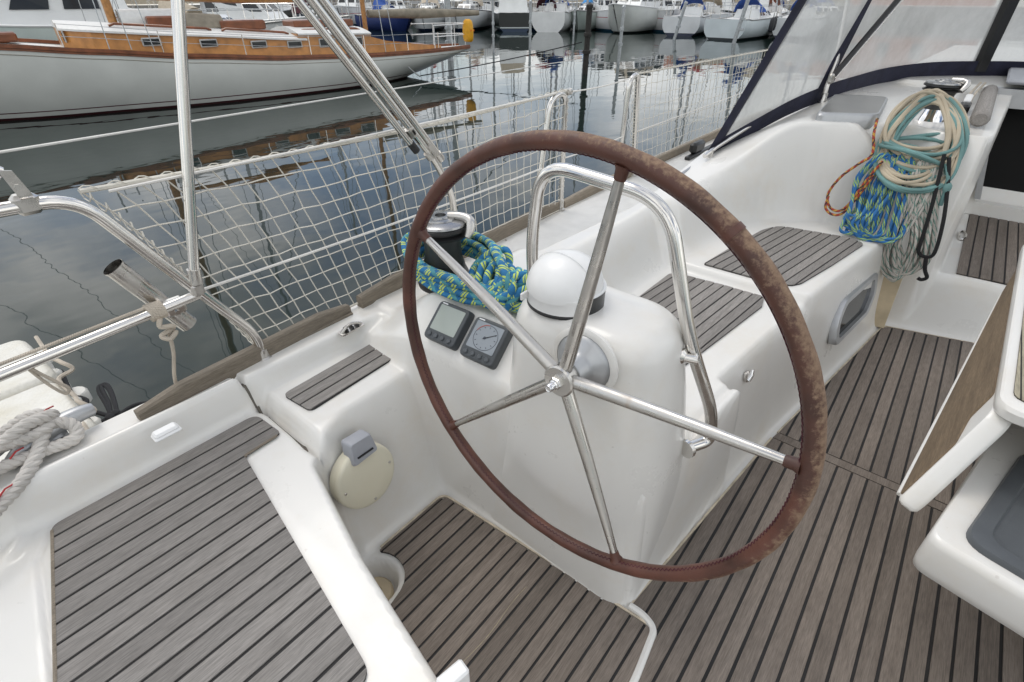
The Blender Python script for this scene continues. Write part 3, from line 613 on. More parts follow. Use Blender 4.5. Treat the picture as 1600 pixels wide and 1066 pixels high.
g_ = MB(); g_.grid([[(.0925*math.cos(R(a)), .0925*math.sin(R(a)), z) for a in range(-112, -70, 6)] for z in (.002, .040)]); at(g_, DC).build('lens', 'dark_glass', cp)

# ================================================================== guard rail round the pedestal
gr = thing('pedestal_guard', 'bent stainless guard rail looped over the pedestal beside the compass', 'guard rail', (.97, .3, .4))
gx = .965
path = fillet([(1.00, .245, .455), (1.055, .215, .455), (1.035, .225, .56), (.97, .30, .78), (gx, .395, 1.062), (gx, .71, 1.085), (gx, .735, .86), (gx, .70, .62)], .085, 10)
MB().tube(path, .0152, 16).build('tube', 'steel', gr)
MB().tube([(.985, .25, .455), (.995, .247, .455), (1.0, .246, .455)], [.024, .024, .016], 16).build('foot', 'steel', gr)
MB().tube([(.955, .298, .735), (.962, .272, .735), (.975, .280, .735)], [.0105]*3, 12).build('standoff', 'steel', gr)
at(MB().lathe([(.02, 0), (.02, .005), (.012, .012)], 16, Matrix.Rotation(R(90), 3, 'X')), (.955, .303, .735)).build('standoff_flange', 'steel', gr)

# ================================================================== instruments on the sloping console
sl = math.atan(.9); ux = Vector((0, -1, 0)); uy = Vector((math.cos(sl), 0, math.sin(sl))); un = Vector((-math.sin(sl), 0, math.cos(sl)))
def instrument(c, rot, dial, label):
    c = Vector(c); q = Matrix.Rotation(rot, 3, un); a, b = q @ ux, q @ uy; M3 = Matrix(((a.x, b.x, un.x), (a.y, b.y, un.y), (a.z, b.z, un.z)))
    t = thing('instrument_display', label, 'display', tuple(c), group=None)
    def put(mm, z): mm.v = [tuple(M3 @ Vector(p)+c+un*z) for p in mm.v]; return mm
    sz = .121; mm = MB(); rows = []
    for s_, z in ((1, 0), (1, .012), (.985, .021), (.95, .0255), (.90, .0265)):
        rows.append([(x, y, z) for x, y in rpoly([(-sz/2*s_, -sz/2*s_), (sz/2*s_, -sz/2*s_), (sz/2*s_, sz/2*s_), (-sz/2*s_, sz/2*s_)], .014, 4)])
    mm.grid(rows, True); mm.add(rows[-1], [tuple(range(len(rows[-1])))]); put(mm, 0).build('housing', 'plastic_grey', t)
    mm = MB(); mm.prism(rpoly([(-.047, -.030), (.047, -.030), (.047, .049), (-.047, .049)], .004), .0262, .0275); scr = put(mm, 0).build('screen', 'dial' if dial else 'lcd', t)
    for k in range(4):
        put(MB().lathe([(.0068, .0255), (.0068, .029), (.005, .031)], 14), 0); mm = MB().lathe([(.0068, .0), (.0068, .004), (.005, .0055)], 14)
        mm.v = [(p[0]-.038+.0253*k, p[1]-.0445, p[2]+.0257) for p in mm.v]; put(mm, 0).build('button', 'button', t)
    mm = MB(); mm.box((-.036, .0535, .0268), (.020, .0035, .0008)); put(mm, 0).build('name_mark', 'white_mark', t, False)
    if dial:
        mm = MB(); n = 48
        for a0, a1, mt in ((0, 360, 0),): mm.tube([(.039*math.cos(R(a_))+.002, .036*math.sin(R(a_))+.009, .0277) for a_ in range(0, 360, 8)], .0007, 4, True)
        put(mm, 0).build('dial_ring', 'dial_dark', scr)
        mm = MB(); mm.tube([(.0385*math.cos(R(a_))+.002, .0355*math.sin(R(a_))+.009, .0279) for a_ in range(95, 165, 6)], .0014, 4); put(mm, 0).build('red_arc', 'dial_red', scr)
        for a_ in range(0, 360, 30):
            mm = MB(); ca, sa = math.cos(R(a_)), math.sin(R(a_)); mm.tube([(.030*ca+.002, .028*sa+.009, .0278), (.034*ca+.002, .0315*sa+.009, .0278)], .0009, 4); put(mm, 0).build('tick', 'dial_dark', scr)
        mm = MB(); mm.tube([(-.004, .004, .0285), (.032, .027, .0285)], [.0014, .0006], 4); put(mm, 0).build('needle', 'black', scr)
        mm = MB(); mm.lathe([(.004, .0278), (.004, .0290), (.0028, .0298)], 12); mm.v = [(p[0], p[1]+.008, p[2]) for p in mm.v]; put(mm, 0).build('needle_hub', 'dial_dark', scr)
    return t
instrument((.865, .943, .5985), R(2), False, 'square grey instrument with blank lcd screen, the one nearer the sea')
instrument((.866, .800, .5995), R(2), True, 'square grey instrument with round dial and needle beside the blank one')

# ================================================================== winches
def winch(base, label, rt=.075, hgt=.235, arm=0.0, chrome=False):
    b = Vector(base); t = thing('winch', label, 'winch', tuple(b)); k = hgt/.235; r = rt/.075
    def lt(prof, n=32): return at(MB().lathe([(a*r, z*k) for a, z in prof], n), b)
    lt([(.082, -.01), (.084, .004), (.080, .014), (.074, .03), (.066, .05), (.060, .075)]).build('base', 'black' if not chrome else 'chrome', t)
    lt([(.060, .072), (.056, .09), (.054, .12), (.056, .15), (.062, .164)]).build('drum', 'drum', t)
    lt([(.060, .163), (.082, .170), (.084, .176), (.070, .183), (.070, .187), (.084, .194), (.083, .202), (.074, .207), (.06, .208)]).build('self_tailing_jaw', 'black', t)
    top_ = lt([(.080, .204), (.081, .207), (.079, .213), (.070, .217), (.046, .219), (.044, .223), (.028, .224), (.026, .228), (.016, .228), (.015, .216), (.004, .216)]).build('cap', 'cap_steel', t)
    m = MB(); d = Vector((math.cos(arm), math.sin(arm), 0)); n = Vector((-d.y, d.x, 0))
    pts = [b+d*x*r+n*y*r+Vector((0, 0, z*k)) for x, y, z in ((.02, .01, .226), (.06, .018, .226), (.090, .012, .219), (.100, -.008, .200), (.098, -.024, .180))]
    m.tube(cr(pts, 5), [.010*r+.004*r*math.sin(i/20*3.14) for i in range(21)], 10); m.build('feeder_arm', 'steel_dull', top_)
    return t
winch((1.005, 1.105, .642), 'dark winch with chrome cap on the coaming, wound with blue and lime rope', .078, .222, R(-75))
winch((3.30, .135, .895), 'chrome topped winch on the cabin top carrying the beige coil', .072, .19, R(-120), True)

# ================================================================== ropes
def coil(name, label, cat, loops, rad, mat, loc, n=8, sub=6, part='loop'):
    t = thing(name, label, cat, loc)
    for pts in loops: MB().tube(cr(pts, sub, True), rad, n, True).build(part, mat, t)
    return t
def J(p, a): return tuple(q+random.uniform(-a, a) for q in p)
# blue and lime line round the near winch
random.seed(3); lp = []
for k in range(8):
    z = .668+.020*(k % 4); g = .012*(k//3)
    lp.append([J((.925-g, 1.10, z+.004), .005), J((.945, 1.185+g, z+.012), .005), J((1.0, 1.215+g, z+.03), .006), J((1.085+g, 1.15, z+.04), .006), J((1.10+g, 1.03, z+.03), .008), J((1.03, .90, z+.045), .015), J((.965, .80, .685+.010*k), .015), J((.945, .80, .675+.009*k), .012), J((.930-g*.7, .90, z+.004), .006), J((.918-g*.7, 1.0, z+.004), .005)])
for k in range(7):   # wraps that tie the bundle
    a0 = k*.9; c = Vector((1.000, .845-.018*(k-3), .705)); e = []
    for q in range(8):
        a = 2*math.pi*q/8; e.append((c.x+.062*math.cos(a)+random.uniform(-.008, .008), c.y+.03*math.sin(a+a0)+random.uniform(-.01, .01), c.z+.048*math.sin(a)+random.uniform(-.006, .006)))
    lp.append(e)
lp.append([(1.03, .99, .72), (1.07, .95, .765), (1.08, .91, .77), (1.06, .89, .735), (1.0, .91, .715), (.98, .96, .70)])
lp.append([(.97, .93, .72), (1.01, .90, .755), (1.03, .85, .75), (.98, .83, .745), (.95, .86, .73), (.945, .91, .71)])
lp.append([(.945, .80, .68), (.96, .77, .73), (1.0, .76, .73), (1.01, .79, .69), (.98, .83, .675)])
lp.append([(.98, .80, .72), (1.03, .755, .775), (1.05, .72, .77), (1.03, .70, .73), (.99, .73, .69), (.96, .78, .69)])
coil('rope_coil', 'blue and lime flecked rope hung in a tangle on the near winch', 'rope', lp, .0116, 'rope_blue', (.98, .95, .65), 10)
# coils hanging on the bulkhead by the companionway
def xb(z): return 2.875+max(0, z-.62)*.62
random.seed(11)
def big(n_, seed, da, db):
    random.seed(seed); o = []
    for k in range(n_):
        a = random.uniform(.115, .175)+da; zb = random.uniform(.675, .845)+db; zt = random.uniform(1.005, 1.05); yc = .150+random.uniform(-.015, .015); tw = random.uniform(-.025, .025); zc = (zt+zb)/2; hh = (zt-zb)/2
        off = random.uniform(.015, .075); ph = random.uniform(0, 6.28); loop = []
        for q in range(16):
            t_ = 2*math.pi*q/16; sn = math.sin(t_); cs = math.cos(t_); lowf = .5-.5*sn; wd = a*(.50+.55*lowf**.6)
            z = zc+hh*(sn if sn > 0 else -abs(sn)**.8); loop.append((xb(z)-off*(.4+.6*lowf)+.006*math.sin(3*t_+ph), yc+wd*cs-.045*lowf+tw*sn+.005*math.sin(2*t_+ph), z))
        o.append(loop)
    return o
coil('rope_coil', 'thick beige rope coil hung over the chrome winch by the companionway', 'rope', big(15, 5, 0, 0), .0082, 'rope_beige', (2.95, .14, .9))
tl = big(8, 9, .004, -.012)
for k in range(3):
    zc = .815+.022*k; tl.append([(xb(zc)-.045+.062*math.cos(2*math.pi*q/14), .112+(.150-.012*k)*math.sin(2*math.pi*q/14), zc+.030*math.sin(2*math.pi*q/14+k)+.012*math.cos(4*math.pi*q/14+k)) for q in range(14)])
tt = coil('rope_coil', 'pale teal rope wrapped among the beige coil', 'rope', tl, .0080, 'rope_teal', (2.94, .13, .9))
MB().tube(cr([(2.90, .0, .80), (2.88, -.025, .76), (2.875, -.035, .72), (2.872, -.045, .64)], 6), .008, 8).build('tail', 'rope_teal', tt)
at(MB().lathe([(.006, -.022), (.014, -.012), (.016, 0), (.014, .012), (.006, .022)], 10), (2.872, -.04, .715)).build('knot', 'rope_teal', tt)
random.seed(21); lp = []
for k in range(14):
    f = k/13; y0 = .225-.12*f
    o_ = .022*((k*7) % 3-1)
    lp.append([J((2.925, y0+.01, .80), .008), J((2.89, y0+.03+.05*(1-f), .69), .012), J((2.83+o_, .24-.10*f+.03, .57), .014), J((2.79+o_, .285-.10*f, .485+.022*((k*5) % 4)), .012), J((2.775, .22-.06*f, .466+.012*(k % 3)), .008), J((2.785, .185-.13*f, .466+.012*((k+1) % 3)), .010), J((2.835-o_, .175-.12*f, .56), .012), J((2.89, y0-.020, .70), .010)])
coil('rope_coil', 'blue and lime rope coil hanging down onto the bench end', 'rope', lp, .0074, 'rope_lime', (2.84, .17, .46))
random.seed(31); lp = []
for k in range(16):
    f = k/15; y0 = .095-.10*f
    o_ = .020*((k*5) % 3-1)
    lp.append([J((2.915, y0, .80), .006), J((2.87, y0+.01, .65), .008), J((2.845+o_, .055-.03*f+.02, .48), .010), J((2.84+o_, .06-.05*f, .34+.05*f), .012), J((2.835, .0-.02*f, .275+.055*f), .010), J((2.84, -.0-.095*f, .33+.04*f), .012), J((2.85-o_, .005-.085*f, .48), .010), J((2.875, y0-.02, .66), .008)])
coil('rope_coil', 'off white rope coil with dark green flecks hanging lowest on the bulkhead', 'rope', lp, .0066, 'rope_fleck', (2.86, 0, .28))
st_ = thing('strap', 'black webbing strap looped among the hanging rope coils', 'strap', (2.84, -.06, .33))
MB().tube(cr([(2.90, .02, .84), (2.85, -.015, .65), (2.825, -.035, .50), (2.82, -.045, .44), (2.82, -.075, .425), (2.822, -.10, .45), (2.84, -.08, .58), (2.87, -.04, .72), (2.90, .0, .83)], 6), .0075, 8).build('loop', 'black_rope', st_)
MB().tube(cr([(2.82, -.078, .43), (2.818, -.095, .37), (2.82, -.115, .335), (2.822, -.10, .318), (2.822, -.085, .322)], 5), .008, 8).build('tail', 'black_rope', st_)
ry = thing('thin_line', 'thin red and yellow line looped down the cockpit bulkhead', 'rope', (2.9, .3, .55))
MB().tube(cr([(3.0, .315, .93), (2.93, .30, .88), (2.90, .275, .80), (2.88, .31, .755), (2.86, .36, .69), (2.845, .385, .61), (2.835, .36, .555), (2.83, .315, .545), (2.84, .285, .585), (2.86, .26, .68), (2.89, .225, .78)], 8), .0058, 8).build('loop', 'rope_redyel', ry)
MB().tube(cr([(2.845, .38, .60), (2.83, .375, .55), (2.825, .34, .525), (2.83, .30, .535), (2.84, .27, .60), (2.87, .235, .72)], 8), .0058, 8).build('loop', 'rope_redyel', ry)

# ================================================================== rails, stanchions, bimini frame
pp = thing('stern_rail', 'bent stainless stern rail at the left with sloping leg to the deck', 'rail', (.49, 1.37, .49))
MB().tube(fillet([(-1.2, 1.22, 1.075), (.10, 1.37, 1.058), (.235, 1.372, 1.050), (.385, 1.372, .775), (.492, 1.372, .585), (.494, 1.372, .494)], .06, 8), .0138, 14).build('upper_tube', 'steel', pp)
MB().tube([(-1.2, 1.25, .745), (.395, 1.372, .757)], .0126, 14).build('lower_tube', 'steel', pp)
at(MB().lathe([(.027, -.002), (.027, .004), (.018, .010), (.0165, .035), (.0145, .036)], 18), (.494, 1.372, .494)).build('foot', 'steel_dull', pp)
m = MB(); m.box((.158, 1.372, 1.058), (.044, .034, .04), bev=.008); clampo = m.build('clamp', 'steel_dull', pp)
MB().slab([(.150, 1.352, 1.075), (.172, 1.352, 1.075), (.160, 1.352, 1.125), (.140, 1.352, 1.130)], (0, 1, 0), .004).build('clamp_plate', 'steel_dull', clampo)
at(MB().lathe([(.006, 0), (.006, .003)], 6, Matrix.Rotation(R(90), 3, 'X')), (.156, 1.352, 1.095)).build('bolt', 'steel', clampo)
bs = thing('strut_tube', 'short stainless strut rising from the stern rail at the left edge', 'tube', (.15, 1.37, 1.1))
MB().tube([(.143, 1.372, 1.118), (.03, 1.372, 1.215), (-.3, 1.372, 1.50)], .0150, 14).build('tube', 'steel', bs)
MB().tube([(.137, 1.372, 1.124), (.118, 1.372, 1.140)], .0188, 14).build('collar', 'steel_dull', bs)
bp_ = thing('bimini_pole', 'upright stainless pole rising from the stern rail joint at the left', 'pole', (.389, 1.372, .78))
MB().tube([(.392, 1.365, .795), (.400, 1.365, .835), (.553, 1.365, 1.391), (.80, 1.365, 2.30)], .0128, 16).build('tube', 'steel', bp_)
MB().tube([(.391, 1.365, .79), (.397, 1.365, .828)], .0160, 16).build('socket', 'steel_dull', bp_)
m = MB(); m.box((.388, 1.365, .775), (.03, .026, .034), bev=.006); m.build('hinge', 'steel_dull', bp_)
bf = thing('folded_bimini_frame', 'bundle of three stainless tubes folded together, slanting over the safety net', 'frame', (1.28, 1.33, .5))
def along(a, b, o, t0=0, t1=1): a, b, o = Vector(a), Vector(b), Vector(o); return [a.lerp(b, t0)+o, a.lerp(b, t1)+o]
A_, B_ = (1.275, 1.33, .84), (.42, 1.33, 1.93)
MB().tube(fillet([(1.275, 1.34, .50), (1.282, 1.335, .79), (1.215, 1.33, .925), (.42, 1.33, 1.93)], .05), .0118, 14).build('tube', 'steel', bf)
MB().tube(along(A_, B_, (.022, 0, .017), .07, 1), .0108, 14).build('tube', 'steel', bf)
MB().tube(along(A_, B_, (-.021, .0, -.016), .17, 1), .0108, 14).build('tube', 'steel', bf)
for t_, o_ in ((.075, (.022, 0, .017)), (.10, (0, 0, 0)), (.175, (0, 0, 0)), (.18, (.0, 0, .0))):
    MB().tube(along(A_, B_, o_, t_, t_+.018), .0140, 14).build('sleeve', 'steel_dull', bf)
MB().tube(along(A_, B_, (-.021, 0, -.016), .145, .172), .0125, 10).build('end_cap', 'black', bf)
m = MB(); m.box((1.19, 1.32, .975), (.05, .012, .02), Matrix.Rotation(R(52), 3, 'Y')); m.build('strap_fitting', 'steel_dull', bf)
def gate(pts, label, loc):
    t = thing('gate_stanchion', label, 'stanchion', loc); MB().tube(fillet(pts, .06, 8), .0118, 12).build('hoop', 'steel', t)
    for p in (pts[0], pts[-1]): at(MB().lathe([(.022, -.004), (.022, .008), (.0145, .012), (.0145, .05), (.0122, .051)], 16), p).build('socket', 'steel_dull', t)
    return t
g1 = gate([(1.868, 1.405, .508), (1.955, 1.402, 1.030), (2.072, 1.402, 1.048), (2.085, 1.405, .508)], 'hooped steel gate stanchion at the end of the near safety net', (1.97, 1.40, .51))
at(MB().lathe([(.004, -.012), (.015, -.008), (.015, .008), (.004, .012)], 12, Matrix.Rotation(R(90), 3, 'Y')), (2.095, 1.40, 1.045)).build('eye', 'steel_dull', g1)
gate([(2.640, 1.408, .508), (2.650, 1.405, 1.036), (2.735, 1.405, 1.066), (2.83, 1.408, .508)], 'hooped steel gate stanchion at the start of the far safety net', (2.72, 1.41, .51))
# guard wires
def wire(name, label, pts, r, mat='wire', cat='wire'):
    return tag(MB().tube(pts, r, 6).build(name, mat), label, cat)
def sag(a, b, d=0.0, n=14): a, b = Vector(a), Vector(b); return [a.lerp(b, k/n)-Vector((0, 0, 4*d*(k/n)*(1-k/n))) for k in range(n+1)]
wire('guard_wire', 'middle guard wire crossing the near safety net', sag((.40, 1.395, .755), (1.90, 1.395, .752), .008), .0042)
wire('guard_wire', 'upper guard wire between the two gate stanchions', sag((2.08, 1.40, 1.045), (2.66, 1.40, 1.048), .010), .0032)
wire('guard_wire', 'lower guard wire across the open gate', sag((2.09, 1.40, .76), (2.65, 1.40, .765), .005), .0032)
wire('guard_wire', 'middle guard wire behind the far safety net', sag((2.78, 1.40, .765), (5.6, 1.38, .80), .004), .0034)
def lacing(pts, r, wr, turns, mat, parent):
    m = MB(); P_ = pts; n = turns*6; o = []
    for i in range(n+1):
        f = i/n*(len(P_)-1); k = min(int(f), len(P_)-2); c = Vector(P_[k]).lerp(Vector(P_[k+1]), f-k); a = 2*math.pi*i/6; o.append(c+Vector((0, math.cos(a)*r, math.sin(a)*r)))
    m.tube(o, wr, 4); return m.build('lacing', mat, parent)
def safety_net(label, xa, xb_, za, zb, ncol, nrow, slope, r, loc, seed):
    """corded net: xa(z) gives the slanted aft edge"""
    random.seed(seed); t = thing('safety_net', label, 'net', loc)
    V = [[None]*(nrow+1) for _ in range(ncol+1)]
    for i in range(ncol+1):
        for j in range(nrow+1):
            v_ = j/nrow; u = i/ncol; z0 = zb(u); z1 = za(u); z = z0+(z1-z0)*v_; x0 = xa(v_); x = x0+(xb_-x0)*u
            jj = .0035 if 0 < i < ncol and 0 < j < nrow else 0
            x += slope*(.5-v_)*(1-abs(2*u-1))+random.uniform(-jj, jj); z += random.uniform(-jj, jj)-.005*math.sin(math.pi*v_)*math.sin(u*9)
            V[i][j] = Vector((x, 1.403+.006*math.sin(math.pi*v_)*math.sin(3*u*3.14)+random.uniform(-.002, .002), z))
    m = MB()
    for i in range(ncol+1): m.tube([V[i][j] for j in range(nrow+1)], r, 4, cap=False)
    for j in range(1, nrow): m.tube([V[i][j] for i in range(ncol+1)], r, 4, cap=False)
    o = m.build('netting', 'net', t, True); o['kind'] = 'stuff'
    MB().tube([V[i][nrow] for i in range(ncol+1)], r*3.0, 6).build('head_rope', 'net', t); MB().tube([V[i][0] for i in range(ncol+1)], r*2.2, 6).build('foot_rope', 'net', t)
    lacing([V[i][nrow]+Vector((0, 0, .004)) for i in range(ncol+1)], .0062, r*.8, ncol, 'net', t)
    for e in (0, ncol): lacing([V[e][j] for j in range(nrow+1)], .016, r*.9, nrow*2, 'net', t)
    return t
safety_net('white cord safety net laced between the stern rail and the gate', lambda v_: .255+.245*(1-v_)**.8, 2.078, lambda u: 1.052-.020*math.sin(u*3.14), lambda u: .512, 35, 10, -.06, .0019, (1.2, 1.40, .51), 4)
safety_net('white cord safety net stretching forward beyond the gate', lambda v_: 2.70+.1*(1-v_), 5.6, lambda u: 1.060-.03*u, lambda u: .515, 44, 9, 0, .0015, (4, 1.4, .51), 6)
wire('head_wire', 'upper guard wire laced along the top of the near net', sag((.30, 1.385, 1.045), (2.07, 1.40, 1.05), .004), .0036)
# rod holder and lashing
rh = thing('rod_holder', 'open ended stainless rod holder tube clamped to the stern rail', 'holder', (.30, 1.41, .75))
a_, b_ = Vector((.252, 1.418, .872)), Vector((.352, 1.412, .668))
m = MB(); m.tube([a_, a_.lerp(b_, .5), b_], .0235, 20, cap=False); m.tube([a_.lerp(b_, .98), a_.lerp(b_, .5), a_], .0208, 20, cap=False); m.build('tube', 'steel_dull', rh)
MB().tube([a_, a_.lerp(b_, .02)], .0250, 20, cap=False).build('lip', 'steel_dull', rh)
MB().tube([a_.lerp(b_, .55), a_.lerp(b_, .57)], .0200, 16).build('stop', 'black', rh)
m = MB(); m.box((.330, 1.386, .742), (.05, .022, .045), bev=.006); cl_ = m.build('clamp', 'steel', rh)
for dz in (-.012, .012): at(MB().lathe([(.006, 0), (.006, .004), (.003, .004)], 8, Matrix.Rotation(R(90), 3, 'X')), (.330, 1.374, .742+dz)).build('bolt', 'steel_dull', cl_)
la = thing('lashing', 'cream cord knotted round the lower stern rail with a hanging tail', 'cord', (.29, 1.37, .745))
m = MB(); n = 60; m.tube([(.268+.034*i/n, 1.3715+.0185*math.cos(i*.62), .7545+.0185*math.sin(i*.62)) for i in range(n)], .0052, 8); m.build('wrapping', 'rope_cream', la)
m = MB(); m.tube(cr([(.283, 1.352, .742), (.276, 1.350, .722), (.300, 1.352, .712), (.302, 1.362, .700), (.272, 1.356, .694), (.284, 1.345, .684), (.304, 1.356, .690), (.290, 1.368, .676)], 6), .0062, 8); m.build('knot', 'rope_cream', la)
MB().tube(cr([(.290, 1.362, .690), (.284, 1.372, .63), (.268, 1.392, .555), (.262, 1.40, .50)], 6), .0048, 8).build('tail', 'rope_cream', la)
wire('cord', 'thin cream cord tied along the lower stern rail', [(-1.2, 1.262, .766), (-.35, 1.325, .769), (.0, 1.352, .771), (.27, 1.370, .772)], .0042, 'rope_cream', 'cord')
m = MB(); m.tube(cr([(.02, 1.347, .765), (.028, 1.345, .735), (.05, 1.345, .690), (.062, 1.345, .665), (.052, 1.346, .655), (.036, 1.346, .69), (.022, 1.348, .74)], 6), .0036, 6); tag(m.build('cord_loop', 'rope_cream'), 'small cord loop hanging from the lower stern rail', 'cord')

# ================================================================== small deck fittings
m = MB(); m.box((.176, 1.262, .494), (.062, .036, .010), bev=.004); m.box((.176, 1.262, .501), (.056, .028, .014), Matrix.Rotation(R(4), 3, 'X'), bev=.005); tag(m.build('deck_block', 'white_plastic'), 'small white plastic block on the deck beside the helm seat', 'fitting')
vt = thing('deck_vent', 'small half round steel deck fitting near the step pad', 'fitting', (.755, 1.297, .50))
m = MB(); m.tube([(.715+.08*k/10, 1.297, .500+.020*math.sin(math.pi*k/10)) for k in range(11)], .0055, 8); m.build('arch', 'steel_dull', vt)
MB().prism(rpoly([(.71, 1.28), (.80, 1.284), (.80, 1.316), (.71, 1.312)], .01), .499, .504).build('plate', 'steel_dull', vt)
for x_, dx in ((.735, 0), (.756, 0), (.776, 0)): MB().box((x_, 1.297, .508), (.006, .022, .010)).build('fin', 'black', vt)
# cover plate with clip on the wall of the helm well
pn = Vector((0, -.975, .2)).normalized(); pu = Vector((1, 0, 0)); pv = pn.cross(pu); PC = Vector((.503, .957, .274))
MP = Matrix(((pu.x, pv.x, pn.x), (pu.y, pv.y, pn.y), (pu.z, pv.z, pn.z)))
cv = thing('cover_plate', 'round cream cover plate with grey clip on the wall of the helm well', 'cover', tuple(PC))
mm = MB(); mm.lathe([(.095, -.02), (.095, .008), (.0935, .014), (.090, .018), (.084, .020), (.05, .0212), (.002, .0215)], 48, MP); at(mm, PC).build('plate', 'gel_cream', cv)
mm = MB(); rows = []
for z, s_ in ((-.01, 1), (.026, 1), (.033, .90)):
    rows.append([MP @ Vector((x*s_, y*s_+.094, z)) for x, y in rpoly([(-.042, -.032), (.042, -.026), (.034, .036), (-.034, .040)], .009, 4)])
rows = [[Vector((p.x, p.y, p.z)) for p in r_] for r_ in rows]
mm.grid(rows, True); mm.add(rows[-1], [tuple(range(len(rows[-1])))]); at(mm, PC+Vector((.010, 0, 0))).build('clip', 'grey_plastic', cv)
for dx, dy in ((-.075, 0), (.075, 0), (0, -.078)): mm = MB(); mm.lathe([(.004, .019), (.004, .0222), (.002, .0228)], 8, MP); at(mm, PC+MP @ Vector((dx, dy, 0))).build('screw', 'steel_dull', cv)
mm = MB(); mm.box((0, 0, 0), (.05, .004, .006)); mm.v = [MP @ Vector(p) for p in mm.v]; at(mm, PC+Vector((.010, 0, 0))+MP @ Vector((0, .085, .034))).build('clip_slot', 'black', cv)
# push catch, drain plug, small block on the seat front
pc = thing('push_catch', 'small chrome push catch on the helm seat front', 'catch', (.36, .93, .25))
at(MB().lathe([(.014, 0), (.014, .004), (.009, .006), (.009, .014), (.004, .016)], 16, Matrix.Rotation(R(90), 3, 'X')), (.352, .948, .235)).build('knob', 'chrome', pc)
at(MB().lathe([(.022, -.006), (.022, .001), (.016, .003)], 20, Matrix.Rotation(R(90), 3, 'X')), (.352, .952, .225)).build('rosette', 'steel_dull', pc)
dp = thing('drain_socket', 'stained cream drain socket set low in the corner pocket of the well', 'drain', (.395, .845, -.078))
at(MB().lathe([(.052, 0), (.052, .020), (.046, .026), (.020, .026), (.018, .020), (.018, .004), (.002, .004)], 28), (.395, .845, -.078)).build('ring', 'cream_board', dp)
at(MB().lathe([(.016, .005), (.015, .014), (.003, .015)], 6), (.395, .845, -.078)).build('plug', 'grey_plastic', dp)
m = MB(); m.box((.262, .352, .345), (.055, .030, .12), Matrix.Rotation(R(-10), 3, 'Z'), bev=.004); tag(m.build('seat_bracket', 'white_plastic'), 'small square white bracket on the corner of the helm seat front', 'bracket')
# bench front: pane, latch
d_ = Vector((2.125, -.288, 0)).normalized(); nb = Vector((-.13, -.95, .28)).normalized(); ub = nb.cross(d_).normalized()
if ub.z < 0: ub = -ub
def bpt(u, v, o=0): return Vector((2.50, .086, .240))+d_*u+ub*v+nb*o
pw = thing('porthole', 'slanted grey framed window let into the bench front', 'window', tuple(bpt(0, 0)))
shape = [(-.245, -.085), (.16, -.085), (.265, -.01), (.27, .085), (.235, .09), (-.14, .09), (-.225, .02)]
outer = rpoly(shape, .035); inner = rpoly([(x*.86, y*.74) for x, y in shape], .03)
m = MB(); rows = [[bpt(x, y, -.02) for x, y in outer], [bpt(x, y, .004) for x, y in outer], [bpt(x*.985, y*.97, .010) for x, y in outer], [bpt(x, y, .010) for x, y in inner], [bpt(x, y, -.006) for x, y in inner]]
m.grid(rows, True); m.build('frame', 'alu', pw)
m = MB(); m.add([bpt(x, y, -.005) for x, y in inner], [tuple(range(len(inner)))]); m.build('pane', 'dark_glass', pw)
lt_ = thing('bench_latch', 'small chrome lift latch on the bench front', 'latch', (1.536, .262, .366))
M_l = Matrix((d_, nb.cross(d_), nb)).transposed()
at(MB().lathe([(.020, -.004), (.020, .003), (.016, .006), (.010, .007)], 20, M_l), (1.536, .258, .352)).build('rosette', 'steel_dull', lt_)
m = MB(); m.tube([Vector((1.530, .252, .345)), Vector((1.538, .247, .362)), Vector((1.546, .250, .378))], [.010, .008, .006], 10); m.build('lever', 'chrome', lt_)
m = MB(); m.prism(rpoly([(2.845, .062), (2.865, -.052), (2.92, -.045), (2.90, .07)], .004), lambda x, y: .012, lambda x, y: .31); m.v = [(x+.05*z/.3, y+(.02*z/.3), z) for x, y, z in m.v]; tag(m.build('corner_board', 'cream_board'), 'upright cream corner board under the hanging coils', 'board')
pe = thing('pad_eye', 'small flat steel pad eye beside the companionway step', 'fitting', (3.75, -.17, .28))
m = MB(); m.tube([(3.72+.075*math.cos(R(a)), -.212+.016*math.sin(R(a)), .278) for a in range(0, 360, 24)], .006, 6, True); m.build('ring', 'steel', pe)

# ================================================================== deck hatch
hz_ = .905
ht = thing('deck_hatch', 'flat grey framed deck hatch on the cabin top beside the sprayhood', 'hatch', (3.27, .46, hz_))
hp = [(2.935, .560), (3.060, .318), (3.605, .362), (3.54, .612)]
def scl(poly, k): cx = sum(p[0] for p in poly)/len(poly); cy = sum(p[1] for p in poly)/len(poly); return [(cx+(x-cx)*k, cy+(y-cy)*k) for x, y in poly]
m = MB(); rows = []
for z, k in ((-.03, 1), (.022, 1), (.032, .97), (.034, .92)): rows.append([(x, y, hz_+z+.02*(x-3.0)) for x, y in rpoly(scl(hp, k), .045, 5)])
m.grid(rows, True); m.build('frame', 'alu', ht)
m = MB(); q = rpoly(scl(hp, .925), .04, 5); m.add([(x, y, hz_+.0335+.02*(x-3.0)) for x, y in q], [tuple(range(len(q)))]); m.build('lens', 'hatch_lens', ht)
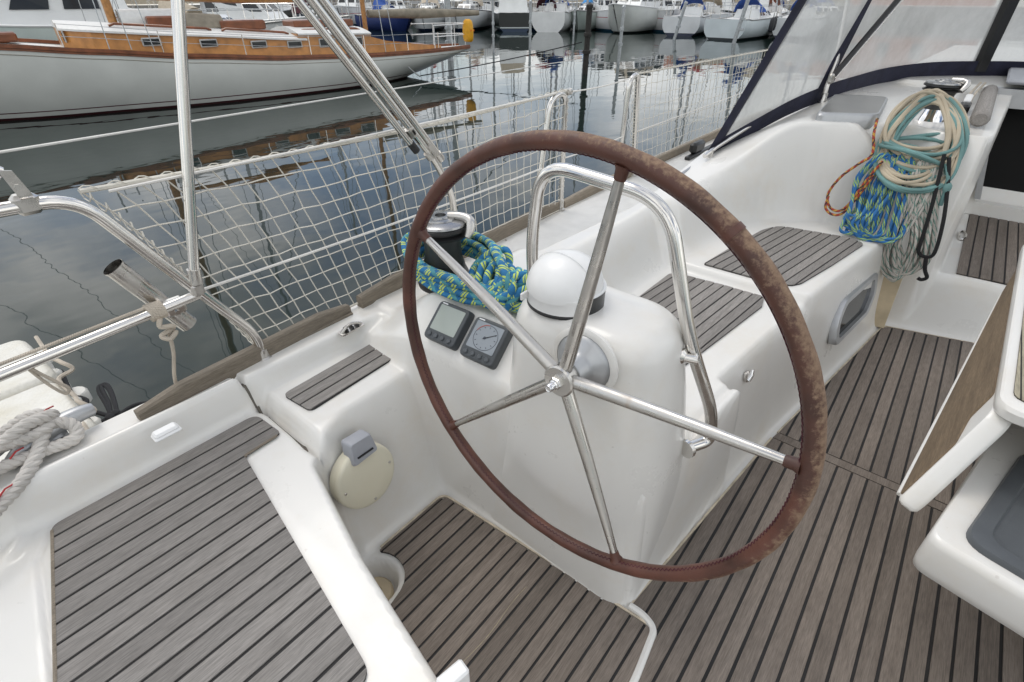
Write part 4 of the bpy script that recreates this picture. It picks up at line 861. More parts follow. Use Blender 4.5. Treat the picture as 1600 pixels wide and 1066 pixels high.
# ================================================================== sprayhood
sh = thing('sprayhood', 'navy trimmed sprayhood with milky clear panels over the cabin top', 'sprayhood', (4, .3, .9))
hem = cr([(2.72, .945, .735), (2.98, .865, .805), (3.26, .785, .872), (3.55, .705, .915), (3.90, .605, .945), (4.28, .50, .965), (4.62, .305, .982), (4.85, .06, .985), (5.0, -.20, .985), (5.08, -.8, .985), (5.10, -1.4, .985)], 5)
def lean(p, hgt):   # hood surface above the hem: rises and leans aft/inboard
    p = Vector(p); q = hgt
    if p.x < 3.5: return Vector((p.x+.62*q*(1-(p.x-2.72)*.5), p.y-.22*q, p.z+q))
    k = min(1, (p.x-3.5)/1.0); return Vector((p.x+.38*q*(1-k)-.42*q*k, p.y-.12*q*(1-k)-.02*q, p.z+q))
def strip(lo, hi, o=0.0, th=.006):
    m = MB(); m.grid([[lean(p, h_)+Vector((-o, -o, 0)) for p in hem] for h_ in (lo, (lo+hi)/2, hi)]); return m
m = MB(); m.grid([[lean(p, h_) for p in hem] for h_ in (0.0, .2, .4, .6, .8, 1.0)]); m.build('clear_panel', 'film', sh)
def ribbon(path, nrm_off, wd, mat, name, side):
    """flat band of cloth along path, width along side"""
    m = MB(); s_ = Vector(side); o = Vector(nrm_off)
    m.grid([[p-s_*wd/2+o, p-s_*wd*.2+o*1.25, p+s_*wd*.2+o*1.25, p+s_*wd/2+o] for p in path]); return m.build(name, mat, sh)
m = MB(); m.grid([[lean(p, h_)+Vector((-.012, -.012, 0)) for p in hem] for h_ in (-.03, .015, .062)]); m.build('hem', 'navy', sh)
aft = [lean(hem[0], h_/10*1.0) for h_ in range(-1, 11)]
m = MB(); m.grid([[p+Vector((-.055, .0, -.0)), p+Vector((-.02, -.02, 0)), p+Vector((.055, -.015, 0))] for p in aft]); m.build('edge_band', 'navy', sh)
i1 = min(range(len(hem)), key=lambda i: (hem[i]-Vector((3.56, .70, .92))).length)
pz = [lean(hem[i1], h_/10) for h_ in range(0, 11)]
m = MB(); m.grid([[p+Vector((-.05, .0, 0)), p+Vector((-.01, -.02, 0)), p+Vector((.045, -.03, 0))] for p in pz]); m.build('zip_band', 'navy', sh)
i2 = min(range(len(hem)), key=lambda i: (hem[i]-Vector((4.86, .05, .985))).length)
pz2 = [lean(hem[i2], h_/10) for h_ in range(0, 11)]
m = MB(); m.grid([[p+Vector((-.02, .045, 0)), p+Vector((-.035, 0, 0)), p+Vector((.0, -.045, 0))] for p in pz2]); m.build('zip_band', 'black', sh)
MB().tube([Vector((3.515, .655, .905)), Vector((3.53, .66, .98)), Vector((3.60, .665, 1.10)), Vector((3.70, .72, 1.40)), Vector((3.86, .70, 1.85))], .0125, 12).build('frame_tube', 'steel_dull', sh)
MB().tube([Vector((3.55, .645, 1.035)), Vector((3.86, .50, 1.40)), Vector((4.15, .36, 1.75))], .0145, 12).build('brace_tube', 'black', sh)
MB().tube([Vector((3.555, .640, 1.020)), Vector((3.87, .49, 1.385))], .008, 10).build('brace_sleeve', 'steel_dull', sh)
m = MB(); m.box((3.54, .65, 1.02), (.05, .03, .05), bev=.008); m.build('brace_clamp', 'steel_dull', sh)
at(MB().lathe([(.022, -.03), (.022, .005), (.016, .012), (.016, .04)], 14), (3.515, .655, .91)).build('frame_foot', 'steel_dull', sh)
# grab rail by the sprayhood and its cable
grb = thing('grab_rail', 'short stainless grab rail on the coaming at the foot of the sprayhood', 'rail', (2.7, .93, .7))
MB().tube([(2.60, .925, .745), (2.70, .912, .770), (3.10, .835, .860), (3.16, .825, .872)], .0105, 10).build('tube', 'steel', grb)
for p in ((2.655, .915, .70), (3.08, .835, .80)): MB().tube([p, (p[0], p[1], p[2]+.065)], [.013, .010], 10).build('leg', 'steel_dull', grb)
wire('cable', 'grey cable running along the coaming to the sprayhood foot', cr([(2.36, .955, .690), (2.48, .950, .700), (2.60, .965, .705), (2.70, .960, .722), (2.74, .945, .745)], 6), .0075, 'grey_plastic', 'cable')
# genoa track car on the side deck
tk = thing('track_car', 'black sheet block on the side deck under the far net', 'block', (3.6, 1.36, .51))
m = MB(); m.box((3.62, 1.30, .525), (.55, .035, .022), bev=.004); m.build('track', 'black', tk)
m = MB(); m.box((3.50, 1.305, .57), (.16, .05, .07), bev=.015); m.build('car', 'black', tk)

# ================================================================== companionway
cw = thing('companionway', 'dark open companionway with grey frame beyond the teak step', 'companionway', (4.25, -.5, .27))
ox = 4.262
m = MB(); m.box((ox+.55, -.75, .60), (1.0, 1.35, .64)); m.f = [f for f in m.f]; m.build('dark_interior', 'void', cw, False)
def fr(poly, x0, x1): return MB().add([(x0, y, z) for y, z in poly]+[(x1, y, z) for y, z in poly], [tuple(range(len(poly))), tuple(range(2*len(poly)-1, len(poly)-1, -1))]+[(i, len(poly)+i, len(poly)+(i+1) % len(poly), (i+1) % len(poly)) for i in range(len(poly))])
fr([(-.155, .272), (-.265, .272), (-.215, .36), (-.085, .885), (-.02, .96), (.01, .96)], ox-.075, ox-.002).build('jamb', 'gel', cw, False)
fr([(-.205, .372), (-.236, .372), (-.112, .875), (-.085, .875)], ox-.098, ox-.076).build('runner', 'alu', cw, False)
fr([(-.20, .272), (-1.4, .272), (-1.4, .348), (-.20, .348)], ox-.072, ox-.003).build('sill', 'gel', cw, False)
fr([(-.09, .87), (-1.4, .87), (-1.4, .965), (-.03, .965)], ox-.066, ox+.02).build('lintel', 'alu', cw, False)
m = MB(); m.box((4.60, -.72, 1.000), (.85, 1.25, .022), bev=.008); m.build('sliding_hatch', 'grey_plastic', cw)
hr = thing('handrail', 'weathered grey wooden rail on the cabin top edge beside the companionway', 'rail', (3.7, -.05, .93))
m = MB(); rows = []
for x in (3.18, 3.20, 3.5, 3.9, 4.22, 4.24):
    e = .7 if x in (3.18, 4.24) else 1
    rows.append([(x, -.045+.036*e*math.cos(R(a)), .945+.034*e*math.sin(R(a))) for a in range(0, 360, 30)])
m.grid(rows, True); m.add(rows[0], [tuple(range(11, -1, -1))]); m.add(rows[-1], [tuple(range(12))]); m.build('bar', 'teak_seat', hr)
for x in (3.24, 4.12): MB().box((x, -.045, .905), (.07, .05, .035), bev=.006).build('foot', 'alu', hr)
cl2 = thing('rope_clutch', 'small black rope clutch beside the winch on the cabin top', 'clutch', (3.55, .03, .93))
MB().box((3.55, .03, .935), (.16, .045, .05), bev=.01).build('body', 'black', cl2); MB().box((3.60, .03, .972), (.09, .03, .016), Matrix.Rotation(R(-12), 3, 'Y'), bev=.005).build('lever', 'white_plastic', cl2)
for dy in (-.008, .012): MB().tube([(3.62, .03+dy, .945), (3.95, .02+dy, .965), (4.2, .0+dy, .985)], .006, 6).build('line', 'rope_cream', cl2)

# ================================================================== cockpit table
tb = thing('cockpit_table', 'white cockpit table with hanging brown leaf and grey lid at the right', 'table', (1.6, -.55, 0))
TT = .66
top_p = rpoly([(1.330, -.272), (2.55, -.318), (2.55, -.78), (1.330, -.80)], .055, 6)
m = MB(); rows = []
for z, k in ((-.045, .965), (-.035, .99), (-.012, 1.0), (-.003, .992), (0, .975)): rows.append([(x, y, TT+z) for x, y in scl(top_p, k)])
m.grid(rows, True); m.add(rows[-1], [tuple(range(len(top_p)))]); m.add(rows[0], [tuple(range(len(top_p)-1, -1, -1))]); m.build('top', 'gel', tb)
planks(tb, rpoly([(1.375, -.297), (2.5, -.338), (2.5, -.75), (1.375, -.77)], .03, 4), TT+.0012, .064, .003, 'teak_top', off=.01, th=.003)
F1, F2, H2, H1 = Vector((1.183, -.189, .40)), Vector((2.42, -.327, .50)), Vector((2.45, -.332, .628)), Vector((1.362, -.280, .628))
lnr = (F2-F1).cross(H1-F1).normalized()
if lnr.y > 0: lnr = -lnr
def rp3(pts, r_): return fillet([*pts, pts[0]], r_, 5)[:-1]
def lq(u, v, o): return (F1.lerp(F2, u)).lerp(H1.lerp(H2, u), v)-lnr*o
def panel(uv, rad, rows_):
    """plate following the leaf: outline in (u, v) metres-ish, rings of (inset, offset)"""
    Lu = (F2-F1).length; Lv = (H1-F1).length; m = MB(); rr = []
    for ins, o in rows_:
        cu = sum(p[0] for p in uv)/len(uv); cv = sum(p[1] for p in uv)/len(uv)
        q = [(u+(ins/Lu if u < cu else -ins/Lu), v+(ins/Lv if v < cv else -ins/Lv)) for u, v in uv]
        # subdivide long edges so the plate can follow the slight twist
        pts = rpoly([(u*Lu, v*Lv) for u, v in q], rad, 5); o2 = []
        for i in range(len(pts)):
            a_, b_ = pts[i], pts[(i+1) % len(pts)]; o2 += [(a_[0]+(b_[0]-a_[0])*k/4, a_[1]+(b_[1]-a_[1])*k/4) for k in range(4)]
        rr.append([lq(u/Lu, v/Lv, o) for u, v in o2])
    m.grid(rr, True); n = len(rr[0])
    for e in (0, -1):
        c = sum(rr[e], Vector())/n; m.add(rr[e]+[c], [(i, (i+1) % n, n) for i in range(n)])
    return m
sq = [(0, 0), (1, 0), (1, 1), (0, 1)]
lf = panel(sq, .035, [(.008, 0), (.003, -.003), (0, -.012), (0, -.034), (.004, -.043), (.012, -.046)]).build('leaf', 'gel', tb, True, 60)
panel([(.012, .06), (.985, .06), (.985, .95), (.09, .95), (.085, .70), (.012, .62)], .012, [(0, -.002), (0, .003), (.002, .004)]).build('leaf_board', 'teak_table', lf, True, 60)
MB().tube([lq(u, .02, .001) for u in (.028, .05, .2, .4, .6, .8, .98)], .0055, 8).build('leaf_rim', 'gel', lf)
bx_ = rpoly([(1.085, -.250), (1.62, -.362), (2.3, -.42), (2.3, -.85), (.955, -.90)], .035, 6)
m = MB(); rows = []
for z, k in ((.325, .965), (.335, .985), (.36, .995), (.425, 1.0), (.438, .995), (.443, .987), (.445, .978)): rows.append([(x, y, z) for x, y in scl(bx_, k)])
m.grid(rows, True); m.add(rows[-1], [tuple(range(len(bx_)))]); m.add(rows[0], [tuple(range(len(bx_)-1, -1, -1))]); m.build('locker', 'gel', tb)
ld = rpoly([(1.112, -.303), (1.53, -.405), (1.53, -.80), (.985, -.83)], .05, 6)
m = MB(); rows = []
for z, k in ((.435, 1), (.452, 1.0), (.459, .985), (.461, .95), (.461, .86), (.453, .84), (.452, .80)): rows.append([(x, y, z) for x, y in scl(ld, k)])
m.grid(rows, True); m.add(rows[-1], [tuple(range(len(ld)))]); m.build('lid', 'grey_lid', tb)
m = MB(); rows = [[(x, y, z) for x, y in scl(rpoly([(1.42, -.44), (2.2, -.48), (2.2, -.72), (1.42, -.74)], .05, 5), k)] for z, k in ((.0, 1.02), (.04, 1), (.62, 1))]
m.grid(rows, True); m.build('pillar', 'gel', tb)
# ================================================================== stern quarter: cleat and mooring rope
cle = thing('mooring_cleat', 'pale grey mooring cleat at the stern quarter under the white rope', 'cleat', (.0, 1.42, .50))
m = MB(); m.tube(cr([(-.10, 1.405, .505), (-.06, 1.412, .528), (.0, 1.425, .540), (.05, 1.434, .540), (.085, 1.440, .534)], 5), [.016+.006*math.sin(k/20*3.14) for k in range(21)], 12); m.build('horn', 'alu', cle)
MB().box((-.01, 1.422, .510), (.06, .035, .04), bev=.01).build('post', 'alu', cle)
def laid(path, r, t, mat='rope_dock', strands=3, lay=.048):
    """three strand laid rope along path"""
    P_ = cr(path, 10); L_ = [0]
    for a, b in zip(P_[:-1], P_[1:]): L_.append(L_[-1]+(b-a).length)
    for s_ in range(strands):
        o = []
        for i, p in enumerate(P_):
            a = P_[max(i-1, 0)]; b = P_[min(i+1, len(P_)-1)]; d = (b-a).normalized(); u = d.cross(Vector((.1, .2, 1))).normalized(); v = d.cross(u); ph = 2*math.pi*(L_[i]/lay+s_/strands); o.append(p+(u*math.cos(ph)+v*math.sin(ph))*r*.52)
        MB().tube(o, r*.60, 8).build('strand', mat if s_ else 'rope_dock', t)
mr_ = thing('mooring_rope', 'thick white laid mooring rope with red marks heaped on the stern cleat', 'rope', (-.05, 1.4, .5))
for path in ([(-.40, 1.30, .49), (-.22, 1.40, .51), (-.12, 1.43, .535), (-.03, 1.43, .560), (.03, 1.405, .545), (.025, 1.375, .52), (-.04, 1.375, .525), (-.12, 1.375, .53), (-.25, 1.34, .53)],
             [(-.35, 1.45, .50), (-.18, 1.465, .52), (-.08, 1.475, .55), (-.02, 1.465, .57), (.015, 1.440, .555), (-.03, 1.395, .56), (-.12, 1.41, .565), (-.22, 1.44, .55), (-.4, 1.42, .53)],
             [(-.45, 1.36, .505), (-.28, 1.385, .52), (-.16, 1.41, .545), (-.08, 1.40, .575), (-.03, 1.41, .585), (.01, 1.43, .57), (.0, 1.46, .55), (-.08, 1.45, .545), (-.2, 1.40, .535), (-.4, 1.33, .51)],
             [(-.02, 1.40, .55), (-.05, 1.36, .53), (-.09, 1.325, .512), (-.13, 1.295, .505), (-.18, 1.26, .50), (-.24, 1.24, .50)]):
    laid(path, .0138, mr_)
for k, p in enumerate(((-.02, 1.397, .566), (-.10, 1.43, .575), (-.075, 1.372, .552), (.01, 1.452, .574), (-.15, 1.40, .556), (-.12, 1.300, .524))):
    MB().tube([Vector(p)+Vector((-.014, -.010, -.002)), Vector(p)+Vector((0, 0, .003)), Vector(p)+Vector((.014, .012, -.003))], .0020, 6).build('marker_yarn', 'rope_red', mr_)
MB().tube(cr([(-.13, 1.293, .524), (-.155, 1.272, .520), (-.185, 1.262, .518), (-.20, 1.245, .518), (-.24, 1.25, .52)], 5), .0030, 6).build('marker_yarn', 'rope_red', mr_)

# ================================================================== floating pontoon
def dimples(name, c):
    m_, t, b = newmat(name); setc(b, c, .55); N = t.nodes.new; l = t.links.new; tcn = N('ShaderNodeTexCoord')
    mpn = N('ShaderNodeMapping'); mpn.inputs['Rotation'].default_value = (0, 0, R(45)); mpn.inputs['Scale'].default_value = (42, 42, 42); l(tcn.outputs['Object'], mpn.inputs['Vector'])
    ck = N('ShaderNodeTexVoronoi'); ck.inputs['Randomness'].default_value = 0; ck.inputs['Scale'].default_value = 1; l(mpn.outputs[0], ck.inputs['Vector'])
    bp = N('ShaderNodeBump'); bp.inputs['Strength'].default_value = .8; bp.inputs['Distance'].default_value = .004; bp.invert = True; l(ck.outputs['Distance'], bp.inputs['Height']); l(bp.outputs[0], b.inputs['Normal'])
    no = N('ShaderNodeTexNoise'); no.inputs['Scale'].default_value = 4; no.inputs['Detail'].default_value = 6; l(tcn.outputs['Object'], no.inputs['Vector'])
    ra = N('ShaderNodeValToRGB'); ra.color_ramp.elements[0].position = .3; ra.color_ramp.elements[1].position = .65; ra.color_ramp.elements[0].color = (c[0]*.78, c[1]*.74, c[2]*.64, 1); ra.color_ramp.elements[1].color = (*c, 1); l(no.outputs['Fac'], ra.inputs[0]); l(ra.outputs[0], b.inputs['Base Color'])
    MATS[name] = m_
dimples('float_top', (.80, .79, .75))
FP = .58
def float_cube(c, rz, label):
    t = thing('pontoon_float', label, 'float', (c[0], c[1], WZ), rz, 'white pontoon floats', world=False)
    hb = FP/2-.012; m = MB(); rows = []
    for z, k in ((-.1, .95), (0, .985), (.42, 1), (.455, .99), (.480, .965), (.494, .925), (.50, .87), (.497, .80)): rows.append([(x*k, y*k, z) for x, y in rpoly([(-hb, -hb), (hb, -hb), (hb, hb), (-hb, hb)], .07, 5)])
    m.grid(rows, True); m.add(rows[-1], [tuple(range(len(rows[-1])))]); m.build('block', 'float_top', t)
    for sx, sy in ((1, 1), (1, -1), (-1, 1), (-1, -1)):
        m = MB(); m.lathe([(.058, .30), (.058, .355), (.050, .365), (.020, .366)], 14); m.v = [(p[0]+sx*(hb+.008), p[1]+sy*(hb+.008), p[2]) for p in m.v]; m.build('lug', 'float_white', t)
    for s_ in (-.12, .12):
        m = MB(); m.lathe([(.035, .0), (.035, .42), (.028, .43)], 10); m.v = [(p[0]+hb-.006, p[1]+s_, p[2]) for p in m.v]; m.build('side_rib', 'float_white', t)
    return t
rzf = R(2)
for i, (cx_, cy_) in enumerate([(-.150, 2.72), (-.150, 3.30), (-.150, 2.14), (-.730, 2.72), (-.730, 3.30), (-.730, 2.14)]):
    float_cube((cx_, cy_), rzf, ['white dimpled pontoon float next to the stern, middle of the outer row', 'white dimpled pontoon float farthest from the yacht, at the outer corner', 'white dimpled pontoon float mostly hidden behind the stern deck', 'white dimpled pontoon float in the second row at the left edge', 'white dimpled pontoon float of the second row, far corner', 'white dimpled pontoon float of the second row behind the heaped rope'][i])
# ropes at the float's edge
wire('pontoon_line', 'cream line tied along the edge of the pontoon floats', cr([(.155, 3.45, -.13), (.15, 3.2, -.135), (.165, 3.02, -.10), (.19, 2.98, -.14), (.12, 2.95, -.15), (.13, 2.75, -.15), (.125, 2.62, -.11), (.155, 2.56, -.15), (.10, 2.54, -.16), (.09, 2.40, -.15)], 6), .010, 'rope_cream', 'rope')
bk = thing('black_mooring_line', 'black mooring line knotted in loops beside the pontoon floats', 'rope', (.2, 2.6, -.3))
MB().tube(cr([(.158, 3.22, -.25), (.135, 2.95, -.25), (.155, 2.88, -.25), (.165, 2.84, -.25), (.15, 2.80, -.25), (.11, 2.78, -.26), (.095, 2.66, -.26)], 7), .0105, 8).build('line', 'rope_black', bk)
MB().tube(cr([(.095, 2.70, -.25), (.13, 2.735, -.25), (.165, 2.70, -.25), (.198, 2.62, -.25), (.223, 2.60, -.25), (.312, 2.613, -.25), (.42, 2.60, -.30)], 7), .0105, 8).build('line', 'rope_black', bk)
MB().tube(cr([(.05, 2.60, -.25), (.12, 2.60, -.25), (.19, 2.61, -.25)], 7), .0105, 8).build('line', 'rope_black', bk)
for s_ in (0, 1):
    MB().tube(cr([(.20, 2.615, -.25), (.215+.012*s_, 2.73, -.25), (.225+.016*s_, 2.86, -.25), (.240+.014*s_, 2.915, -.25), (.262+.010*s_, 2.905, -.25), (.262+.006*s_, 2.83, -.25), (.245+.004*s_, 2.72, -.25), (.225, 2.61, -.25)], 6), .009, 8).build('bow_loop', 'rope_black', bk)
for dx in (-.012, .012): at(MB().lathe([(.006, -.022), (.020, -.014), (.024, 0), (.020, .014), (.006, .022)], 12), (.207+dx, 2.61+dx*.5, -.25)).build('knot', 'rope_black', bk)

# ================================================================== boats across the water
def interp(t, pts):
    for (a, x), (b, y) in zip(pts[:-1], pts[1:]):
        if t <= b: f = (t-a)/(b-a) if b > a else 0; f = f*f*(3-2*f)*.35+f*.65; return x+(y-x)*f
    return pts[-1][1]
def loft(st, npt=10, pw=2.6):
    """st: rows (x, half beam, sheer z, keel z, rake); both sides"""
    rows = []
    for x, b, zs, zk, rk in st:
        r_ = []
        for k in range(-npt, npt+1):
            t = 1-abs(k)/npt; y = b*(1-t**pw)*(1+.05*math.sin(math.pi*t)); z = zs+(zk-zs)*t; r_.append((x-rk*t, y if k > 0 else -y, z))
        rows.append(r_)
    return rows
def copy_tree(o, parent=None):
    c = o.copy(); col.objects.link(c)
    if parent is not None: c.parent = parent
    for ch in o.children: copy_tree(ch, c)
    return c
def hullmat_split(name, top, boot, zb, line=None, zl=0, lc=None):
    """hull paint with boot top below zb (object z, 0 = water) and an optional thin line"""
    m_, t, b = newmat(name); setc(b, top, .28); N = t.nodes.new; l = t.links.new; tcn = N('ShaderNodeTexCoord'); sp = N('ShaderNodeSeparateXYZ'); l(tcn.outputs['Object'], sp.inputs[0])
    no = N('ShaderNodeTexNoise'); no.inputs['Scale'].default_value = 1.3; no.inputs['Detail'].default_value = 7; l(tcn.outputs['Object'], no.inputs['Vector'])
    mr = N('ShaderNodeMapRange'); mr.inputs[1].default_value = .35; mr.inputs[2].default_value = .75; mr.inputs[3].default_value = 1.04; mr.inputs[4].default_value = .88; l(no.outputs['Fac'], mr.inputs[0])
    sc = N('ShaderNodeVectorMath'); sc.operation = 'SCALE'; sc.inputs[0].default_value = top; l(mr.outputs[0], sc.inputs['Scale'])
    prev = sc.outputs[0]
    def step(op, v, c, prev):
        n = N('ShaderNodeMath'); n.operation = op; n.inputs[1].default_value = v; l(sp.outputs[2], n.inputs[0]); return n.outputs[0]
    a = N('ShaderNodeMath'); a.operation = 'LESS_THAN'; a.inputs[1].default_value = zb; l(sp.outputs[2], a.inputs[0])
    m1 = N('ShaderNodeMix'); m1.data_type = 'RGBA'; l(a.outputs[0], m1.inputs[0]); l(prev, m1.inputs[6]); m1.inputs[7].default_value = (*boot, 1); prev = m1.outputs[2]
    if line:
        cmpn = N('ShaderNodeMath'); cmpn.operation = 'COMPARE'; cmpn.inputs[1].default_value = zl; cmpn.inputs[2].default_value = line; l(sp.outputs[2], cmpn.inputs[0])
        m2 = N('ShaderNodeMix'); m2.data_type = 'RGBA'; l(cmpn.outputs[0], m2.inputs[0]); l(prev, m2.inputs[6]); m2.inputs[7].default_value = (*(lc or boot), 1); prev = m2.outputs[2]
    l(prev, b.inputs['Base Color']); MATS[name] = m_
hullmat_split('yawl_hull', (.60, .61, .575), (.040, .010, .012), .045, .010, .135, (.075, .018, .022))
hullmat_split('hull_w_navy', (.70, .72, .73), (.012, .02, .05), .16); hullmat_split('hull_w_blue', (.72, .73, .74), (.03, .10, .17), .12, .018, .78, (.40, .05, .06)); hullmat_split('hull_green', (.44, .50, .47), (.10, .12, .11), .08)
hullmat_split('hull_blk', (.018, .022, .022), (.02, .04, .08), .18, .03, .24, (.55, .6, .6)); hullmat_split('hull_cruiser', (.62, .64, .61), (.02, .02, .02), .10); hullmat_split('hull_pale', (.62, .68, .70), (.02, .025, .03), .10)

# ------------------------------------------------------------------ the wooden yawl
YA = math.atan2(.17, -.985)
yw = thing('wooden_yacht', 'classic white hulled wooden yacht with varnished cabin sides lying across the water', 'yacht', (13.5, 13.1, WZ), YA, world=False)
bm_ = [(0, .30), (1, .62), (2.5, .98), (5, 1.34), (8, 1.40), (10.5, 1.18), (12.5, .72), (14.4, .03)]
sh_ = [(0, .70), (1.5, .70), (3.4, .72), (6.1, .81), (8.1, .96), (9.75, 1.12), (11.1, 1.26), (14.4, 1.62)]
kl_ = [(0, .58), (.8, .34), (1.8, .10), (2.6, -.12), (4, -.6), (7, -1.2), (11, -.8), (13, -.1), (14.4, 1.3)]
stn = [(s_, interp(s_, bm_), interp(s_, sh_), interp(s_, kl_), 0) for s_ in [k*14.4/44 for k in range(45)]]
m = MB(); rows = loft(stn, 12, 2.3); m.grid(rows); m.add(rows[0], [tuple(range(len(rows[0])))]); m.build('hull', 'yawl_hull', yw)
m = MB(); m.grid([[(s_, -b*.99, z-.02), (s_, 0, z+.03), (s_, b*.99, z-.02)] for s_, b, z, *_ in stn]); ydk = m.build('deck', 'deck_white', yw)
for sg in (1, -1):
    m = MB(); m.grid([[(s_, sg*(b-.02), z-.005), (s_, sg*(b-.02), z+.060), (s_, sg*(b+.018), z+.062), (s_, sg*(b+.022), z-.045), (s_, sg*(b+.002), z-.05)] for s_, b, z, *_ in stn]); m.build('bulwark', 'mahogany', yw)
    MB().tube([(s_, sg*(b+.020), z+.005) for s_, b, z, *_ in stn], .018, 6).build('rubbing_strake', 'mahogany', yw)
    MB().tube([(s_, sg*(b*1.0+.012), z-.115) for s_, b, z, *_ in stn], .006, 4).build('cove_line', 'sail_cover', yw)
def trunk(s0, s1, w0, w1, zf, zt, cam_, name, rnd=0.0):
    """cabin trunk side + cambered roof; sides varnished"""
    m = MB(); n = 10; rows = []
    for k in range(n+1):
        t = k/n; s_ = s0+(s1-s0)*t; w_ = w0+(w1-w0)*t
        if rnd and t > 1-rnd: u = (t-(1-rnd))/rnd; w_ *= math.sqrt(max(0, 1-u*u*.75))
        rows.append([(s_, -w_, zf(s_)), (s_, -w_+.03, zt(s_)), (s_, w_-.03, zt(s_)), (s_, w_, zf(s_))])
    m.grid(rows)
    for q in (rows[0], rows[-1]): m.add(q, [(0, 1, 2, 3)])
    side = m.build(name, 'varnish', yw, False)
    m = MB(); rr = []
    for r_ in rows:
        w_ = r_[2][1]+.05; z = r_[2][2]; rr.append([(r_[0][0], w_*q/4, z+.005+cam_*(1-(q/4)**2)) for q in range(-4, 5)])
    m.grid(rr)
    for e, sg in ((0, -1), (-1, 1)): m.add([rr[e][0], *rr[e], rr[e][-1]], [tuple(range(len(rr[e])+2))])
    for sg in (0, -1): m.grid([[r_[sg] for r_ in rr], [(r_[sg][0], r_[sg][1], r_[sg][2]-.035) for r_ in rr]])
    m.build('cabin_roof', 'deck_white', yw); return side
zt1 = lambda s_: interp(s_, [(5.5, 1.16), (8, 1.34), (10.2, 1.50)]); zf1 = lambda s_: interp(s_, sh_)-.03
ct = trunk(5.4, 10.15, .95, .80, zf1, zt1, .13, 'cabin_side', .08)
zt2 = lambda s_: interp(s_, [(3.6, 1.22), (5.6, 1.27)])
dg = trunk(3.65, 5.6, .90, .93, zf1, zt2, .12, 'doghouse_side')
def ywin(s_, z, L_, H_, par, y=.955, sl=.0):
    m = MB(); m.box((s_, y, z), (L_, .03, H_), bev=.012); fr_ = m.build('window', 'win_frame', par); m = MB(); m.box((s_, y+.012, z), (L_-.055, .02, H_-.05)); m.build('pane', 'window', fr_, False)
for s_, z in ((8.69, 1.235), (7.61, 1.165), (6.55, 1.095), (5.72, 1.06)): ywin(s_, z, .36, .155, ct, .94 if s_ < 7 else .925-.02*(s_-7.6))
ywin(4.88, 1.055, .44, .20, dg, .915); ywin(4.12, 1.055, .42, .20, dg, .905)
m = MB(); m.box((10.09, .42, 1.36), (.03, .20, .20), bev=.01); w_ = m.build('window', 'win_frame', ct); MB().box((10.105, .42, 1.36), (.02, .13, .14)).build('pane', 'window', w_, False)
for a, b, y in ((5.7, 7.2, .62), (7.4, 9.3, .58)):
    m = MB(); m.tube([(a, y, zt1(a)+.09), (a+.1, y, zt1(a)+.125), (b-.1, y, zt1(b)+.125), (b, y, zt1(b)+.09)], .025, 6); m.build('handrail', 'mahogany', yw)
for a, b, y in ((3.8, 5.4, .60), ):
    m = MB(); m.tube([(a, y, 1.28), (a+.1, y, 1.32), (b-.1, y, 1.33), (b, y, 1.31)], .025, 6); m.build('handrail', 'mahogany', yw)
for s_, y, L_, W_, H_, mt in ((8.2, .05, .7, .7, .20, 'mahogany'), (6.6, 0, 1.0, .7, .20, 'mahogany'), (4.6, -.1, 1.6, .8, .16, 'mahogany'), (11.1, 0, .6, .5, .16, 'mahogany'), (2.2, 0, 1.4, .8, .10, 'mahogany')):
    zb_ = (zt1(s_)+.12 if s_ < 10.3 and s_ > 5.5 else (1.36 if s_ > 3.6 and s_ < 5.6 else interp(s_, sh_)+.03)); m = MB(); m.box((s_, y, zb_+H_/2), (L_, W_, H_), bev=.03); m.build('hatch', mt, yw)
m = MB(); m.grid([[(x, y_, .70+.16*((x-1.2)/2.5)) for y_ in (-.62+.05*(3.4-x), 0, .62-.05*(3.4-x))] for x in (1.2, 2.4, 3.7)]); m.build('cockpit_sole', 'teak_rail', yw)
for sg in (1, -1):
    m = MB(); m.grid([[(x, sg*w_, interp(x, sh_)+.0), (x, sg*(w_-.02), zt_)] for x, w_, zt_ in ((1.2, .50, .80), (2.2, .68, .90), (3.0, .80, .98), (3.66, .88, 1.14))]); m.build('cockpit_coaming', 'varnish', yw)
def mast(par, s_, z0, hgt, r_, mt, name='mast', y=0): return MB().tube([(s_, y, z0), (s_-.05, y, z0+hgt*.5), (s_-.12, y, z0+hgt)], [r_, r_*.92, r_*.6], 10).build(name, mt, par)
mast(yw, 9.13, 1.2, 13, .085, 'mast_wood'); mast(yw, 3.33, .9, 7.5, .065, 'mast_wood', 'mizzen_mast')
MB().tube([(9.0, 0, 2.05), (6.5, .02, 1.98), (5.0, 0, 1.95)], [.07, .10, .06], 8).build('boom', 'mast_wood', yw)
MB().tube([(3.2, 0, 1.62), (1.5, 0, 1.60), (-.6, 0, 1.58)], [.09, .13, .07], 10).build('mizzen_sail_cover', 'sail_cover', yw)
m = MB(); m.grid([[(7.9-.9*u, .28*math.cos(R(a)), 1.42+.30*math.sin(R(a))*(1-.25*abs(u-.4))) for a in range(0, 181, 20)] for u in (0, .2, .5, .8, 1)]); m.build('canvas_bundle', 'sail_cover', yw)
m = MB(); m.grid([[(9.0-1.1*u, .20*math.cos(R(a)), 1.60+.20*math.sin(R(a))) for a in range(-40, 221, 26)] for u in (0, .3, .7, 1)]); m.build('furled_sail', 'deck_white', yw)
